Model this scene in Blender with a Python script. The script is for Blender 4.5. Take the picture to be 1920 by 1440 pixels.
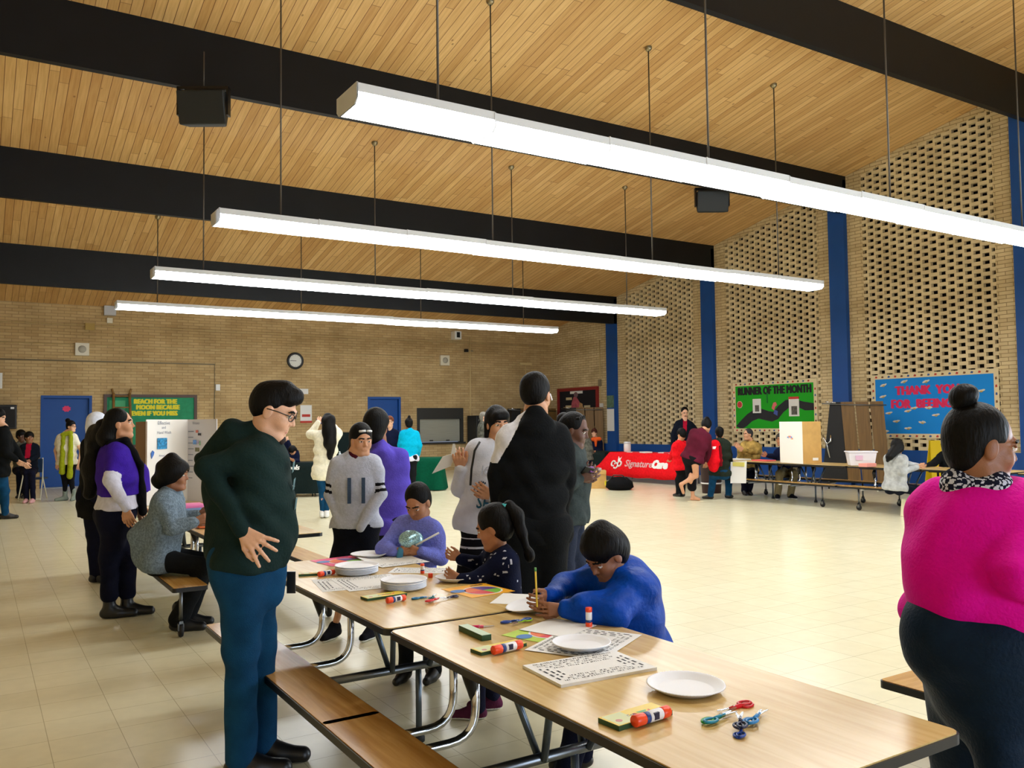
import bpy, bmesh, math, random
import numpy as np
from math import sin, cos, pi, radians, sqrt
from mathutils import Vector, Matrix
for o in list(bpy.data.objects): bpy.data.objects.remove(o)
SC = bpy.context.scene
COL = SC.collection
# ------------------------------------------------------------------ camera
EYE = np.array([0., 0., 1.58]); FPX = 1592.39
YAW, PIT, ROL = .5632, .0451, -.0118
_R = np.array([cos(YAW), -sin(YAW), 0]); _D = np.array([sin(YAW), cos(YAW), 0]); _Z = np.array([0, 0, 1.])
_U = _Z*cos(PIT) - _D*sin(PIT); FWD = _D*cos(PIT) + _Z*sin(PIT)
RGT = _R*cos(ROL) + _U*sin(ROL); UPV = -_R*sin(ROL) + _U*cos(ROL)
cam = bpy.data.cameras.new('camera'); cam.sensor_width = 36; cam.sensor_fit = 'HORIZONTAL'
cam.lens = FPX/1920*36; cam.clip_start = .05; cam.clip_end = 200
camo = bpy.data.objects.new('camera', cam); COL.objects.link(camo)
camo.matrix_world = Matrix(((RGT[0], UPV[0], -FWD[0], EYE[0]), (RGT[1], UPV[1], -FWD[1], EYE[1]), (RGT[2], UPV[2], -FWD[2], EYE[2]), (0, 0, 0, 1)))
SC.camera = camo
# ------------------------------------------------------------------ world, exposure, daylight
w = bpy.data.worlds.new('world'); SC.world = w; w.use_nodes = True
w.node_tree.nodes['Background'].inputs[0].default_value = (.55, .7, 1, 1)
w.node_tree.nodes['Background'].inputs[1].default_value = .3
vs = SC.view_settings
vs.view_transform = 'Standard'; vs.look = 'None'; vs.gamma = 1; vs.use_curve_mapping = False
vs.exposure = 0.28
LAMP = 16.0          # emission of the fluorescent lenses
def day_lamp(name, loc, rot, sx, sy, power, col):
    l = bpy.data.lights.new(name, 'AREA'); l.shape = 'RECTANGLE'; l.size = sx; l.size_y = sy; l.energy = power; l.color = col
    o = bpy.data.objects.new(name, l); COL.objects.link(o); o.location = loc; o.rotation_euler = rot
day_lamp('added_daylight_right', (17.3, -1.4, 1.5), (0, radians(90), 0), 2.6, 5.0, 800, (.75, .87, 1))  # added area lamp for inferred bluish daylight; its opening is unseen
day_lamp('added_daylight_behind', (4.0, -6.85, 1.6), (radians(90), 0, 0), 5.0, 2.6, 220, (.75, .87, 1))  # added area lamp behind the camera; the entrance is only supposed

def at(px, py, d):
    r = FWD + RGT*((px-960)/FPX) + UPV*((720-py)/FPX)
    return EYE + r*d
def onz(px, py, z=0.):
    r = FWD + RGT*((px-960)/FPX) + UPV*((720-py)/FPX)
    return EYE + r*((z-EYE[2])/r[2])
# ------------------------------------------------------------------ materials
def lin(c):
    return tuple(((v/255)/12.92 if v/255 <= .04045 else ((v/255+.055)/1.055)**2.4) for v in c)
MATS = {}
def mat(name, rgb, rough=.6, metal=0, bump=0, bscale=60, spec=None, var=0, vscale=8, coat=0, emit=0, trans=0, alpha=1, sheen=0, stretch=None):
    if name in MATS: return MATS[name]
    m = bpy.data.materials.new(name); m.use_nodes = True; MATS[name] = m
    nt = m.node_tree; N = nt.nodes; L = nt.links; b = N['Principled BSDF']
    c = lin(rgb)
    b.inputs['Base Color'].default_value = (*c, 1); b.inputs['Roughness'].default_value = rough; b.inputs['Metallic'].default_value = metal
    if coat: b.inputs['Coat Weight'].default_value = coat; b.inputs['Coat Roughness'].default_value = .08
    if emit: b.inputs['Emission Color'].default_value = (*c, 1); b.inputs['Emission Strength'].default_value = emit
    if trans: b.inputs['Transmission Weight'].default_value = trans
    if spec is not None: b.inputs['Specular IOR Level'].default_value = spec
    if sheen: b.inputs['Sheen Weight'].default_value = sheen
    if alpha < 1: b.inputs['Alpha'].default_value = alpha
    tc = N.new('ShaderNodeTexCoord'); src = tc.outputs['Object']
    if stretch:
        mp = N.new('ShaderNodeMapping'); mp.inputs['Scale'].default_value = stretch; L.new(src, mp.inputs[0]); src = mp.outputs[0]
    if var:
        n = N.new('ShaderNodeTexNoise'); n.inputs['Scale'].default_value = vscale; n.inputs['Detail'].default_value = 4; L.new(src, n.inputs['Vector'])
        r = N.new('ShaderNodeValToRGB'); r.color_ramp.elements[0].position = .3; r.color_ramp.elements[1].position = .7
        r.color_ramp.elements[0].color = (*[v*(1-var) for v in c], 1); r.color_ramp.elements[1].color = (*[min(1, v*(1+var)) for v in c], 1)
        L.new(n.outputs[0], r.inputs[0]); L.new(r.outputs[0], b.inputs['Base Color'])
    if bump:
        n2 = N.new('ShaderNodeTexNoise'); n2.inputs['Scale'].default_value = bscale; n2.inputs['Detail'].default_value = 3; L.new(src, n2.inputs['Vector'])
        bp = N.new('ShaderNodeBump'); bp.inputs['Strength'].default_value = bump; bp.inputs['Distance'].default_value = .01
        L.new(n2.outputs[0], bp.inputs['Height']); L.new(bp.outputs[0], b.inputs['Normal'])
    return m
def cloth(name, rgb, **k):
    k.setdefault('rough', .9); k.setdefault('bump', .35); k.setdefault('bscale', 90); k.setdefault('var', .12); k.setdefault('vscale', 25); k.setdefault('spec', .12)
    return mat(name, rgb, **k)
def math_node(N, L, op, a, b=None, c=None):
    n = N.new('ShaderNodeMath'); n.operation = op
    for i, v in enumerate((a, b, c)):
        if v is None: continue
        if isinstance(v, (int, float)): n.inputs[i].default_value = v
        else: L.new(v, n.inputs[i])
    return n.outputs[0]
def brick_mat(name, c1, c2, mortar, swap, bw=.30, bh=.0795):
    m = bpy.data.materials.new(name); m.use_nodes = True; nt = m.node_tree; N = nt.nodes; L = nt.links; b = N['Principled BSDF']
    tc = N.new('ShaderNodeTexCoord'); sp = N.new('ShaderNodeSeparateXYZ'); cb = N.new('ShaderNodeCombineXYZ')
    L.new(tc.outputs['Object'], sp.inputs[0]); L.new(sp.outputs[swap], cb.inputs[0]); L.new(sp.outputs[2], cb.inputs[1])
    br = N.new('ShaderNodeTexBrick'); L.new(cb.outputs[0], br.inputs['Vector'])
    br.inputs['Scale'].default_value = 1; br.inputs['Brick Width'].default_value = bw; br.inputs['Row Height'].default_value = bh
    br.inputs['Mortar Size'].default_value = .007; br.inputs['Mortar Smooth'].default_value = .3; br.inputs['Bias'].default_value = .1
    br.inputs['Color1'].default_value = (*lin(c1), 1); br.inputs['Color2'].default_value = (*lin(c2), 1); br.inputs['Mortar'].default_value = (*lin(mortar), 1)
    no = N.new('ShaderNodeTexNoise'); no.inputs['Scale'].default_value = 1.3; no.inputs['Detail'].default_value = 6; L.new(cb.outputs[0], no.inputs['Vector'])
    mx = N.new('ShaderNodeMix'); mx.data_type = 'RGBA'; mx.blend_type = 'MULTIPLY'; mx.inputs[0].default_value = .55
    rp = N.new('ShaderNodeValToRGB'); rp.color_ramp.elements[0].position = .3; rp.color_ramp.elements[1].position = .65
    rp.color_ramp.elements[0].color = (.55, .5, .42, 1); rp.color_ramp.elements[1].color = (1, 1, 1, 1)
    L.new(no.outputs[0], rp.inputs[0]); L.new(br.outputs['Color'], mx.inputs[6]); L.new(rp.outputs[0], mx.inputs[7]); L.new(mx.outputs[2], b.inputs['Base Color'])
    b.inputs['Roughness'].default_value = .85
    bp = N.new('ShaderNodeBump'); bp.inputs['Strength'].default_value = .6; bp.inputs['Distance'].default_value = .01; bp.invert = True
    L.new(br.outputs['Fac'], bp.inputs['Height']); L.new(bp.outputs[0], b.inputs['Normal'])
    return m
def plank_mat():
    m = bpy.data.materials.new('pine_deck'); m.use_nodes = True; nt = m.node_tree; N = nt.nodes; L = nt.links; b = N['Principled BSDF']
    tc = N.new('ShaderNodeTexCoord'); sp = N.new('ShaderNodeSeparateXYZ'); L.new(tc.outputs['Object'], sp.inputs[0])
    q = math_node(N, L, 'DIVIDE', sp.outputs[0], .146); fl = math_node(N, L, 'FLOOR', q); fr = math_node(N, L, 'FRACT', q)
    # staggered board ends
    off = math_node(N, L, 'FRACT', math_node(N, L, 'MULTIPLY', math_node(N, L, 'SINE', math_node(N, L, 'MULTIPLY', fl, 12.9898)), 437.5))
    yy = math_node(N, L, 'ADD', math_node(N, L, 'DIVIDE', sp.outputs[1], 2.6), off); yf = math_node(N, L, 'FLOOR', yy); yfr = math_node(N, L, 'FRACT', yy)
    cb = N.new('ShaderNodeCombineXYZ'); L.new(fl, cb.inputs[0]); L.new(yf, cb.inputs[1])
    wn = N.new('ShaderNodeTexWhiteNoise'); wn.noise_dimensions = '2D'; L.new(cb.outputs[0], wn.inputs['Vector'])
    rp = N.new('ShaderNodeValToRGB'); e = rp.color_ramp.elements
    e[0].position = 0; e[0].color = (*lin((202, 158, 98)), 1); e[1].position = 1; e[1].color = (*lin((226, 188, 128)), 1)
    L.new(wn.outputs[0], rp.inputs[0])
    cb2 = N.new('ShaderNodeCombineXYZ'); L.new(math_node(N, L, 'MULTIPLY', sp.outputs[0], 30), cb2.inputs[0]); L.new(math_node(N, L, 'MULTIPLY', sp.outputs[1], 1.5), cb2.inputs[1]); L.new(fl, cb2.inputs[2])
    gn = N.new('ShaderNodeTexNoise'); gn.inputs['Scale'].default_value = 1; gn.inputs['Detail'].default_value = 5; L.new(cb2.outputs[0], gn.inputs['Vector'])
    gr = N.new('ShaderNodeValToRGB'); gr.color_ramp.elements[0].position = .35; gr.color_ramp.elements[0].color = (.82, .75, .64, 1); gr.color_ramp.elements[1].position = .6; gr.color_ramp.elements[1].color = (1, 1, 1, 1)
    L.new(gn.outputs[0], gr.inputs[0])
    mx = N.new('ShaderNodeMix'); mx.data_type = 'RGBA'; mx.blend_type = 'MULTIPLY'; mx.inputs[0].default_value = .8
    L.new(rp.outputs[0], mx.inputs[6]); L.new(gr.outputs[0], mx.inputs[7])
    # knots
    cb3 = N.new('ShaderNodeCombineXYZ'); L.new(sp.outputs[0], cb3.inputs[0]); L.new(math_node(N, L, 'MULTIPLY', sp.outputs[1], .6), cb3.inputs[1])
    vo = N.new('ShaderNodeTexVoronoi'); vo.inputs['Scale'].default_value = 2.6; L.new(cb3.outputs[0], vo.inputs['Vector'])
    kn = math_node(N, L, 'LESS_THAN', vo.outputs['Distance'], .045)
    g1 = math_node(N, L, 'LESS_THAN', fr, .055); g2 = math_node(N, L, 'LESS_THAN', yfr, .004)
    gm = math_node(N, L, 'MAXIMUM', math_node(N, L, 'MAXIMUM', g1, math_node(N, L, 'MULTIPLY', g2, .7)), math_node(N, L, 'MULTIPLY', kn, .6))
    m2 = N.new('ShaderNodeMix'); m2.data_type = 'RGBA'; L.new(gm, m2.inputs[0]); L.new(mx.outputs[2], m2.inputs[6]); m2.inputs[7].default_value = (*lin((112, 68, 30)), 1)
    L.new(m2.outputs[2], b.inputs['Base Color']); b.inputs['Roughness'].default_value = .55
    bp = N.new('ShaderNodeBump'); bp.inputs['Strength'].default_value = .7; bp.inputs['Distance'].default_value = .01; bp.invert = True
    L.new(g1, bp.inputs['Height']); L.new(bp.outputs[0], b.inputs['Normal'])
    return m
def floor_mat():
    m = bpy.data.materials.new('waxed_tile_floor'); m.use_nodes = True; nt = m.node_tree; N = nt.nodes; L = nt.links; b = N['Principled BSDF']
    tc = N.new('ShaderNodeTexCoord'); sp = N.new('ShaderNodeSeparateXYZ'); L.new(tc.outputs['Object'], sp.inputs[0])
    T = .33
    qx = math_node(N, L, 'DIVIDE', sp.outputs[0], T); qy = math_node(N, L, 'DIVIDE', sp.outputs[1], T)
    cb = N.new('ShaderNodeCombineXYZ'); L.new(math_node(N, L, 'FLOOR', qx), cb.inputs[0]); L.new(math_node(N, L, 'FLOOR', qy), cb.inputs[1])
    wn = N.new('ShaderNodeTexWhiteNoise'); wn.noise_dimensions = '2D'; L.new(cb.outputs[0], wn.inputs['Vector'])
    rp = N.new('ShaderNodeValToRGB'); e = rp.color_ramp.elements
    e[0].color = (*lin((226, 218, 184)), 1); e[1].color = (*lin((230, 223, 190)), 1); L.new(wn.outputs[0], rp.inputs[0])
    no = N.new('ShaderNodeTexNoise'); no.inputs['Scale'].default_value = 9; no.inputs['Detail'].default_value = 2; L.new(tc.outputs['Object'], no.inputs['Vector'])
    nr = N.new('ShaderNodeMapRange'); nr.inputs[1].default_value = .3; nr.inputs[2].default_value = .7; nr.inputs[3].default_value = .94; nr.inputs[4].default_value = 1; L.new(no.outputs[0], nr.inputs[0])
    mx = N.new('ShaderNodeMix'); mx.data_type = 'RGBA'; mx.blend_type = 'MULTIPLY'; mx.inputs[0].default_value = 1
    L.new(rp.outputs[0], mx.inputs[6]); L.new(nr.outputs[0], mx.inputs[7])
    gx = math_node(N, L, 'LESS_THAN', math_node(N, L, 'FRACT', qx), .012); gy = math_node(N, L, 'LESS_THAN', math_node(N, L, 'FRACT', qy), .012)
    g = math_node(N, L, 'MULTIPLY', math_node(N, L, 'MAXIMUM', gx, gy), .55)
    m2 = N.new('ShaderNodeMix'); m2.data_type = 'RGBA'; L.new(g, m2.inputs[0]); L.new(mx.outputs[2], m2.inputs[6]); m2.inputs[7].default_value = (*lin((140, 128, 98)), 1)
    L.new(m2.outputs[2], b.inputs['Base Color'])
    b.inputs['Roughness'].default_value = .27
    b.inputs['Coat Weight'].default_value = .15; b.inputs['Coat Roughness'].default_value = .17
    return m
def laminate(name, a, bb, rough=.22):
    m = bpy.data.materials.new(name); m.use_nodes = True; nt = m.node_tree; N = nt.nodes; L = nt.links; b = N['Principled BSDF']
    tc = N.new('ShaderNodeTexCoord'); mp = N.new('ShaderNodeMapping'); mp.inputs['Scale'].default_value = (22, 1.6, 1); L.new(tc.outputs['Object'], mp.inputs[0])
    n = N.new('ShaderNodeTexNoise'); n.inputs['Scale'].default_value = 1.5; n.inputs['Detail'].default_value = 8; n.inputs['Distortion'].default_value = .6; L.new(mp.outputs[0], n.inputs['Vector'])
    r = N.new('ShaderNodeValToRGB'); r.color_ramp.elements[0].position = .35; r.color_ramp.elements[1].position = .65
    r.color_ramp.elements[0].color = (*lin(a), 1); r.color_ramp.elements[1].color = (*lin(bb), 1)
    L.new(n.outputs[0], r.inputs[0]); L.new(r.outputs[0], b.inputs['Base Color']); b.inputs['Roughness'].default_value = rough
    return m
# ------------------------------------------------------------------ mesh helpers
class MB:
    def __init__(s): s.v = []; s.f = []; s.mi = []; s.sm = []
    def add(s, vs, fs, mi=0, smooth=False):
        n = len(s.v); s.v += [tuple(float(c) for c in v) for v in vs]
        for f in fs: s.f.append([i+n for i in f]); s.mi.append(mi); s.sm.append(smooth)
        return s
    def box(s, a, b, mi=0):
        x0, y0, z0 = a; x1, y1, z1 = b
        return s.add([(x0, y0, z0), (x1, y0, z0), (x1, y1, z0), (x0, y1, z0), (x0, y0, z1), (x1, y0, z1), (x1, y1, z1), (x0, y1, z1)],
                     [(0, 3, 2, 1), (4, 5, 6, 7), (0, 1, 5, 4), (1, 2, 6, 5), (2, 3, 7, 6), (3, 0, 4, 7)], mi)
    def prism(s, poly, z0, z1, mi=0, M=None):
        n = len(poly); vs = [(x, y, z0) for x, y in poly]+[(x, y, z1) for x, y in poly]
        if M is not None: vs = [M @ Vector(v) for v in vs]
        return s.add(vs, [list(range(n))[::-1], list(range(n, 2*n))]+[(i, (i+1) % n, n+(i+1) % n, n+i) for i in range(n)], mi)
    def tube(s, pts, r, n=10, mi=0, caps=True):
        pts = [Vector([float(c) for c in p]) for p in pts]; rs = r if isinstance(r, (list, tuple)) else [r]*len(pts)
        vs = []; u = None
        for i, p in enumerate(pts):
            t = (pts[min(i+1, len(pts)-1)]-pts[max(i-1, 0)]).normalized()
            if u is None: u = t.orthogonal().normalized()
            u = (u - t*u.dot(t)); u = u.normalized() if u.length > 1e-6 else t.orthogonal().normalized()
            v = t.cross(u)
            for k in range(n):
                a = 2*pi*k/n; vs.append(p+(u*cos(a)+v*sin(a))*rs[i])
        fs = []
        for i in range(len(pts)-1):
            for k in range(n): fs.append((i*n+k, i*n+(k+1) % n, (i+1)*n+(k+1) % n, (i+1)*n+k))
        s.add(vs, fs, mi, True)
        if caps:
            b0 = len(s.v)-len(vs); s.f.append([b0+k for k in range(n)][::-1]); s.f.append([b0+(len(pts)-1)*n+k for k in range(n)]); s.mi += [mi, mi]; s.sm += [False, False]
        return s
    def lathe(s, prof, c=(0, 0, 0), n=32, mi=0, M=None):
        vs = []
        for r, z in prof:
            for k in range(n):
                a = 2*pi*k/n; v = Vector((r*cos(a), r*sin(a), z))
                if M is not None: v = M @ v
                vs.append((v[0]+c[0], v[1]+c[1], v[2]+c[2]))
        fs = [(i*n+k, i*n+(k+1) % n, (i+1)*n+(k+1) % n, (i+1)*n+k) for i in range(len(prof)-1) for k in range(n)]
        return s.add(vs, fs, mi, True)
    def build(s, name, mats, parent=None, bevel=0, loc=None):
        me = bpy.data.meshes.new(name); me.from_pydata(s.v, [], s.f)
        for m in (mats if isinstance(mats, (list, tuple)) else [mats]): me.materials.append(m)
        me.polygons.foreach_set('material_index', s.mi); me.polygons.foreach_set('use_smooth', s.sm); me.update()
        bm = bmesh.new(); bm.from_mesh(me); bmesh.ops.recalc_face_normals(bm, faces=bm.faces); bm.to_mesh(me); bm.free()
        o = bpy.data.objects.new(name, me); COL.objects.link(o)
        if parent: o.parent = parent
        if loc is not None: o.location = loc
        if bevel:
            md = o.modifiers.new('b', 'BEVEL'); md.width = bevel; md.segments = 2; md.limit_method = 'ANGLE'
        return o
def rrect(x0, y0, x1, y1, r, n=5):
    p = []
    for cx, cy, a0 in ((x1-r, y1-r, 0), (x0+r, y1-r, 90), (x0+r, y0+r, 180), (x1-r, y0+r, 270)):
        for i in range(n+1):
            a = radians(a0+90*i/n); p.append((cx+r*cos(a), cy+r*sin(a)))
    return p
def tag(o, label=None, cat=None, group=None, kind=None):
    if label: o['label'] = label
    if cat: o['category'] = cat
    if group: o['group'] = group
    if kind: o['kind'] = kind
    return o
def thing(name, label, cat, loc=(0, 0, 0), rz=0, group=None):
    o = bpy.data.objects.new(name, None); o.empty_display_size = .1; COL.objects.link(o)
    o.location = tuple(float(c) for c in loc); o.rotation_euler = (0, 0, rz)
    return tag(o, label, cat, group)
def struct(o, label=None):
    o['kind'] = 'structure'
    if label: o['label'] = label
    return o
def dup(root, loc=None, rz=None, label=None, group=None):
    r = root.copy(); COL.objects.link(r)
    if loc is not None: r.location = loc
    if rz is not None: r.rotation_euler = (0, 0, rz)
    if label: r['label'] = label
    if group: r['group'] = group
    for ch in list(root.children):
        c = ch.copy(); COL.objects.link(c); c.parent = r
        for g in list(ch.children):
            d = g.copy(); COL.objects.link(d); d.parent = c
    return r
_tc = {}
def text(name, s, size, mt, parent=None, M=None, bold=.0, align='LEFT', depth=.002, shear=0, sx=1., heavy=0):
    cu = bpy.data.curves.new(name, 'FONT'); cu.body = s; cu.size = size; cu.align_x = align; cu.offset = bold; cu.extrude = depth; cu.shear = shear; cu.resolution_u = 2
    o = bpy.data.objects.new(name, cu); COL.objects.link(o)
    dg = bpy.context.evaluated_depsgraph_get(); me = bpy.data.meshes.new_from_object(o.evaluated_get(dg))
    bpy.data.objects.remove(o); me.name = name; me.materials.clear(); me.materials.append(mt)
    if heavy:
        bm = bmesh.new()
        for i in range(5):
            m2 = me.copy(); m2.transform(Matrix.Translation(((i-2)*heavy*.5, heavy*(.3 if i % 2 else -.3), .0004*i))); bm.from_mesh(m2); bpy.data.meshes.remove(m2)
        bm.to_mesh(me); bm.free()
    if sx != 1.: me.transform(Matrix.Diagonal((sx, 1, 1, 1)))
    if M is not None: me.transform(M)
    o = bpy.data.objects.new(name, me); COL.objects.link(o)
    if parent: o.parent = parent
    return o
def frame(origin, xdir, ydir):
    x = Vector(xdir).normalized(); y = Vector(ydir); y = (y-x*y.dot(x)).normalized(); z = x.cross(y)
    return Matrix(((x[0], y[0], z[0], origin[0]), (x[1], y[1], z[1], origin[1]), (x[2], y[2], z[2], origin[2]), (0, 0, 0, 1)))
# ================================================================== THE ROOM
XR, YF, XL, YB = 17.69, 25.38, -1.7, -7.0
SL, Z10 = -.2035, 7.995
def roof(y): return Z10 + SL*(y-10)
BAYS = [8.47, 12.82, 17.18, 21.54]
M_floor = floor_mat(); M_plank = plank_mat()
M_bfar = brick_mat('tan_brick', (208, 182, 134), (192, 163, 114), (164, 138, 98), 0)
M_bside = brick_mat('buff_brick', (228, 210, 168), (212, 190, 146), (160, 136, 98), 1)
M_blue = mat('royal_blue_paint', (0, 72, 150), .6, var=.06, vscale=3)
M_beam = mat('black_steel_paint', (11, 15, 20), .5, var=.2, vscale=2, spec=.3)
M_white = mat('white_enamel', (225, 226, 224), .35)
M_black = mat('black_plastic', (14, 14, 16), .4)
M_chrome = mat('chrome', (205, 208, 212), .14, 1)
M_steel = mat('dull_steel', (120, 124, 128), .35, 1)
M_brick1 = brick_mat('screen_brick', (236, 219, 180), (224, 204, 160), (160, 136, 98), 1, bw=50, bh=50)
M_hole = mat('hole_shade_backing', (30, 24, 20), .95, var=.3, vscale=6)  # near-black colour paints in the shade inside the screen holes
struct(MB().box((XL, YB, -.12), (XR+.6, YF+.3, 0)).build('floor', M_floor), 'cream waxed tile floor of the hall')
y0, y1 = YB, YF+.3
cm = MB().add([(XL-.2, y0, roof(y0)), (XR+.6, y0, roof(y0)), (XR+.6, y1, roof(y1)), (XL-.2, y1, roof(y1)), (XL-.2, y0, roof(y0)+.15), (XR+.6, y0, roof(y0)+.15), (XR+.6, y1, roof(y1)+.15), (XL-.2, y1, roof(y1)+.15)],
         [(0, 3, 2, 1), (4, 5, 6, 7), (0, 1, 5, 4), (1, 2, 6, 5), (2, 3, 7, 6), (3, 0, 4, 7)])
struct(cm.build('ceiling', M_plank), 'sloping pine board ceiling')
def wallpoly(name, pts, thick, mt, label):        # pts (a,z) along an axis; thick box
    return None
zt = roof(YF)+.02
# far wall with two door openings and a serving hatch
D1, D2, HT = (1.43, 2.64), (10.57, 11.72), (12.30, 14.04)
fb = MB()
def fw(xa, xb, za, zb): fb.box((xa, YF, za), (xb, YF+.25, zb))
fw(XL, D1[0], 0, zt); fw(D1[0], D1[1], 2.43, zt); fw(D1[1], D2[0], 0, zt); fw(D2[0], D2[1], 2.45, zt); fw(D2[1], HT[0], 0, zt)
fw(HT[0], HT[1], 0, .94); fw(HT[0], HT[1], 2.09, zt); fw(HT[1], XR+.3, 0, zt)
struct(fb.build('wall_back', M_bfar), 'tan brick end wall of the hall')
M_off = mat('plaster_offwhite', (205, 196, 176), .8)
struct(MB().box((XL-.2, YB, 0), (XL, YF, roof(YB))).build('wall_left', M_bside))
struct(MB().box((XL, YB-.2, 0), (XR+.6, YB, roof(YB))).build('wall_front', M_bside))
for i, (a, b, hgt) in enumerate(((*D1, 2.43), (*D2, 2.45))):
    o = MB().box((a+.07, YF+.10, 0.02), (b-.07, YF+.15, hgt-.07)).build('door_%d' % (i+1), M_blue); struct(o, 'blue flush door in the end wall')
    fr = MB().box((a, YF-.015, 0), (a+.07, YF+.2, hgt)).box((b-.07, YF-.015, 0), (b, YF+.2, hgt)).box((a+.07, YF-.015, hgt-.07), (b-.07, YF+.2, hgt)).build('door_frame', M_blue, o)
    MB().tube([(a+.17 if i else b-.17, YF+.10, 1.0), (a+.17 if i else b-.17, YF+.05, 1.0), (a+.27 if i else b-.27, YF+.05, 1.0)], .012).build('door_handle', M_chrome, o)
    MB().box((a+.07, YF-.02, 0.0), (b-.07, YF+.16, .02)).build('threshold', M_steel, o)
# serving hatch
o = thing('serving_hatch', 'grey shuttered serving hatch with black frame in the end wall', 'hatch', (13.17, YF, .94))
X0, X1 = HT[0]-13.17, HT[1]-13.17
M_hatchframe = mat('hatch_black', (38, 38, 36), .5); M_shutter = mat('grey_shutter', (150, 150, 138), .5, stretch=(1, 1, 60), var=.08, vscale=2)
MB().box((X0, -.02, 0), (X0+.1, .2, 1.15)).box((X1-.1, -.02, 0), (X1, .2, 1.15)).box((X0+.1, -.02, .78), (X1-.1, .2, 1.15)).box((X0-.03, -.12, -.05), (X1+.03, .2, .0)).build('hatch_frame', M_hatchframe, o)
MB().box((X0+.1, .08, .02), (X1-.1, .12, .78)).build('shutter', M_shutter, o)
MB().box((X0+.5, .05, .05), (X0+.62, .08, .08)).box((X1-.62, .05, .05), (X1-.5, .08, .08)).build('shutter_latch', M_black, o)
# right hand wall: piers, perforated screens, blue dado, columns
PITCH, CH = .38, .0795
def side_wall():
    b = MB()      # solid brick parts, front face XR
    def seg(ya, yb, za, zb0=None):
        za2, zb2 = (roof(ya)+.1, roof(yb)+.1) if zb0 is None else (zb0, zb0)
        b.add([(XR, ya, za), (XR+.1, ya, za), (XR+.1, yb, za), (XR, yb, za), (XR, ya, za2), (XR+.1, ya, za2), (XR+.1, yb, zb2), (XR, yb, zb2)],
              [(0, 3, 2, 1), (4, 5, 6, 7), (0, 1, 5, 4), (1, 2, 6, 5), (2, 3, 7, 6), (3, 0, 4, 7)])
    scr = []
    for k in range(-3, 4):
        ya = BAYS[0]+(k)*4.357
        near = ya+.45; p0 = near+.42; p1 = ya+4.357-.42
        if k == 3: seg(ya+.45, YF, .85); continue
        seg(near, p0, .85); seg(p1, ya+4.357, .85)
        # sloping head band above the screen
        b.add([(XR, p0, roof(p0)-.16), (XR+.1, p0, roof(p0)-.16), (XR+.1, p1, roof(p1)-.16), (XR, p1, roof(p1)-.16), (XR, p0, roof(p0)+.1), (XR+.1, p0, roof(p0)+.1), (XR+.1, p1, roof(p1)+.1), (XR, p1, roof(p1)+.1)],
              [(0, 3, 2, 1), (4, 5, 6, 7), (0, 1, 5, 4), (1, 2, 6, 5), (2, 3, 7, 6), (3, 0, 4, 7)])
        if k >= -1: scr.append((p0, p1))
        else: seg(p0, p1, .85)
    struct(b.build('wall_right', M_bside), 'buff brick side wall piers')
    for n, (p0, p1) in enumerate(scr):
        s = MB(); z = .85; row = 0; W = p1-p0
        while z < roof(p0)-.1:
            offs = (row % 2)*PITCH/2
            y = p0-offs
            while y < p1+.3:
                a, c = max(y+.072, p0-.0), min(y+PITCH-.072, p1)
                if c-a > .02 and z+CH-.01 < roof((a+c)/2)-.08:
                    s.box((XR+.004, a, z+.001), (XR+.1, c, z+CH-.001))
                y += PITCH
            z += CH; row += 1
        o = s.build('trim_%d' % (n+1), M_brick1); struct(o, 'perforated buff brick screen')
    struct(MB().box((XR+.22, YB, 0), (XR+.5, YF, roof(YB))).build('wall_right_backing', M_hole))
    d = MB().box((XR-.01, YB, 0), (XR+.1, YF, .85)).build('baseboard_right', M_blue); struct(d, 'royal blue dado along the side wall')
    for k, y in enumerate(BAYS+[BAYS[0]-4.357, BAYS[0]-2*4.357]):
        o = MB().box((XR-.12, y, 0), (XR+.1, y+.45, roof(y+.2)-.05)).build('trim_%d' % (10+k), M_blue); struct(o, 'blue steel column')
        yb = y
        o = MB()
        zb = roof(y)-.894
        o.add([(XL, y, zb), (XR, y, zb), (XR, y+.12, zb), (XL, y+.12, zb), (XL, y, roof(y)), (XR, y, roof(y)), (XR, y+.12, roof(y+.12)), (XL, y+.12, roof(y+.12))],
              [(0, 3, 2, 1), (4, 5, 6, 7), (0, 1, 5, 4), (1, 2, 6, 5), (2, 3, 7, 6), (3, 0, 4, 7)])
        struct(o.build('trim_%d' % (20+k), M_beam), 'deep black roof beam')
side_wall()
# skirting, conduits on end wall
M_cond = mat('conduit_grey', (128, 118, 96), .5); M_cond2 = mat('conduit_tan', (205, 182, 130), .5)
def wall_pipe(name, pts, r, mt, label):
    tag(MB().tube(pts, r, 8).build(name, mt), label, 'pipe')
wall_pipe('conduit', [(XL+.1, YF-.02, 3.36), (5.83, YF-.02, 3.36), (5.83, YF-.02, 1.0)], .016, M_cond, 'grey conduit running along the end wall then down beside the green board')
wall_pipe('conduit', [(XL+.1, YF-.015, 4.33), (XR-.1, YF-.015, 4.33)], .010, M_cond2, 'thin tan conduit, highest line across the end wall')
wall_pipe('conduit', [(XL+.1, YF-.015, 3.80), (12.9, YF-.015, 3.80)], .010, M_cond2, 'thin tan conduit across the end wall above the clock')
wall_pipe('conduit', [(14.32, YF-.02, 3.3+1.2), (14.32, YF-.02, .9)], .022, M_cond2, 'vertical tan conduit right of the serving hatch')
wall_pipe('conduit', [(XR-.02, 21.95+.5, 4.3), (XR-.02, 22.45, 2.1)], .018, M_cond2, 'vertical tan conduit between red board and blue column')
tag(MB().box((16.35, YF-.04, 3.62), (16.85, YF, 3.70)).build('raceway_box', M_cond2), 'small cream raceway box on end wall near the corner', 'box')
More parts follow.
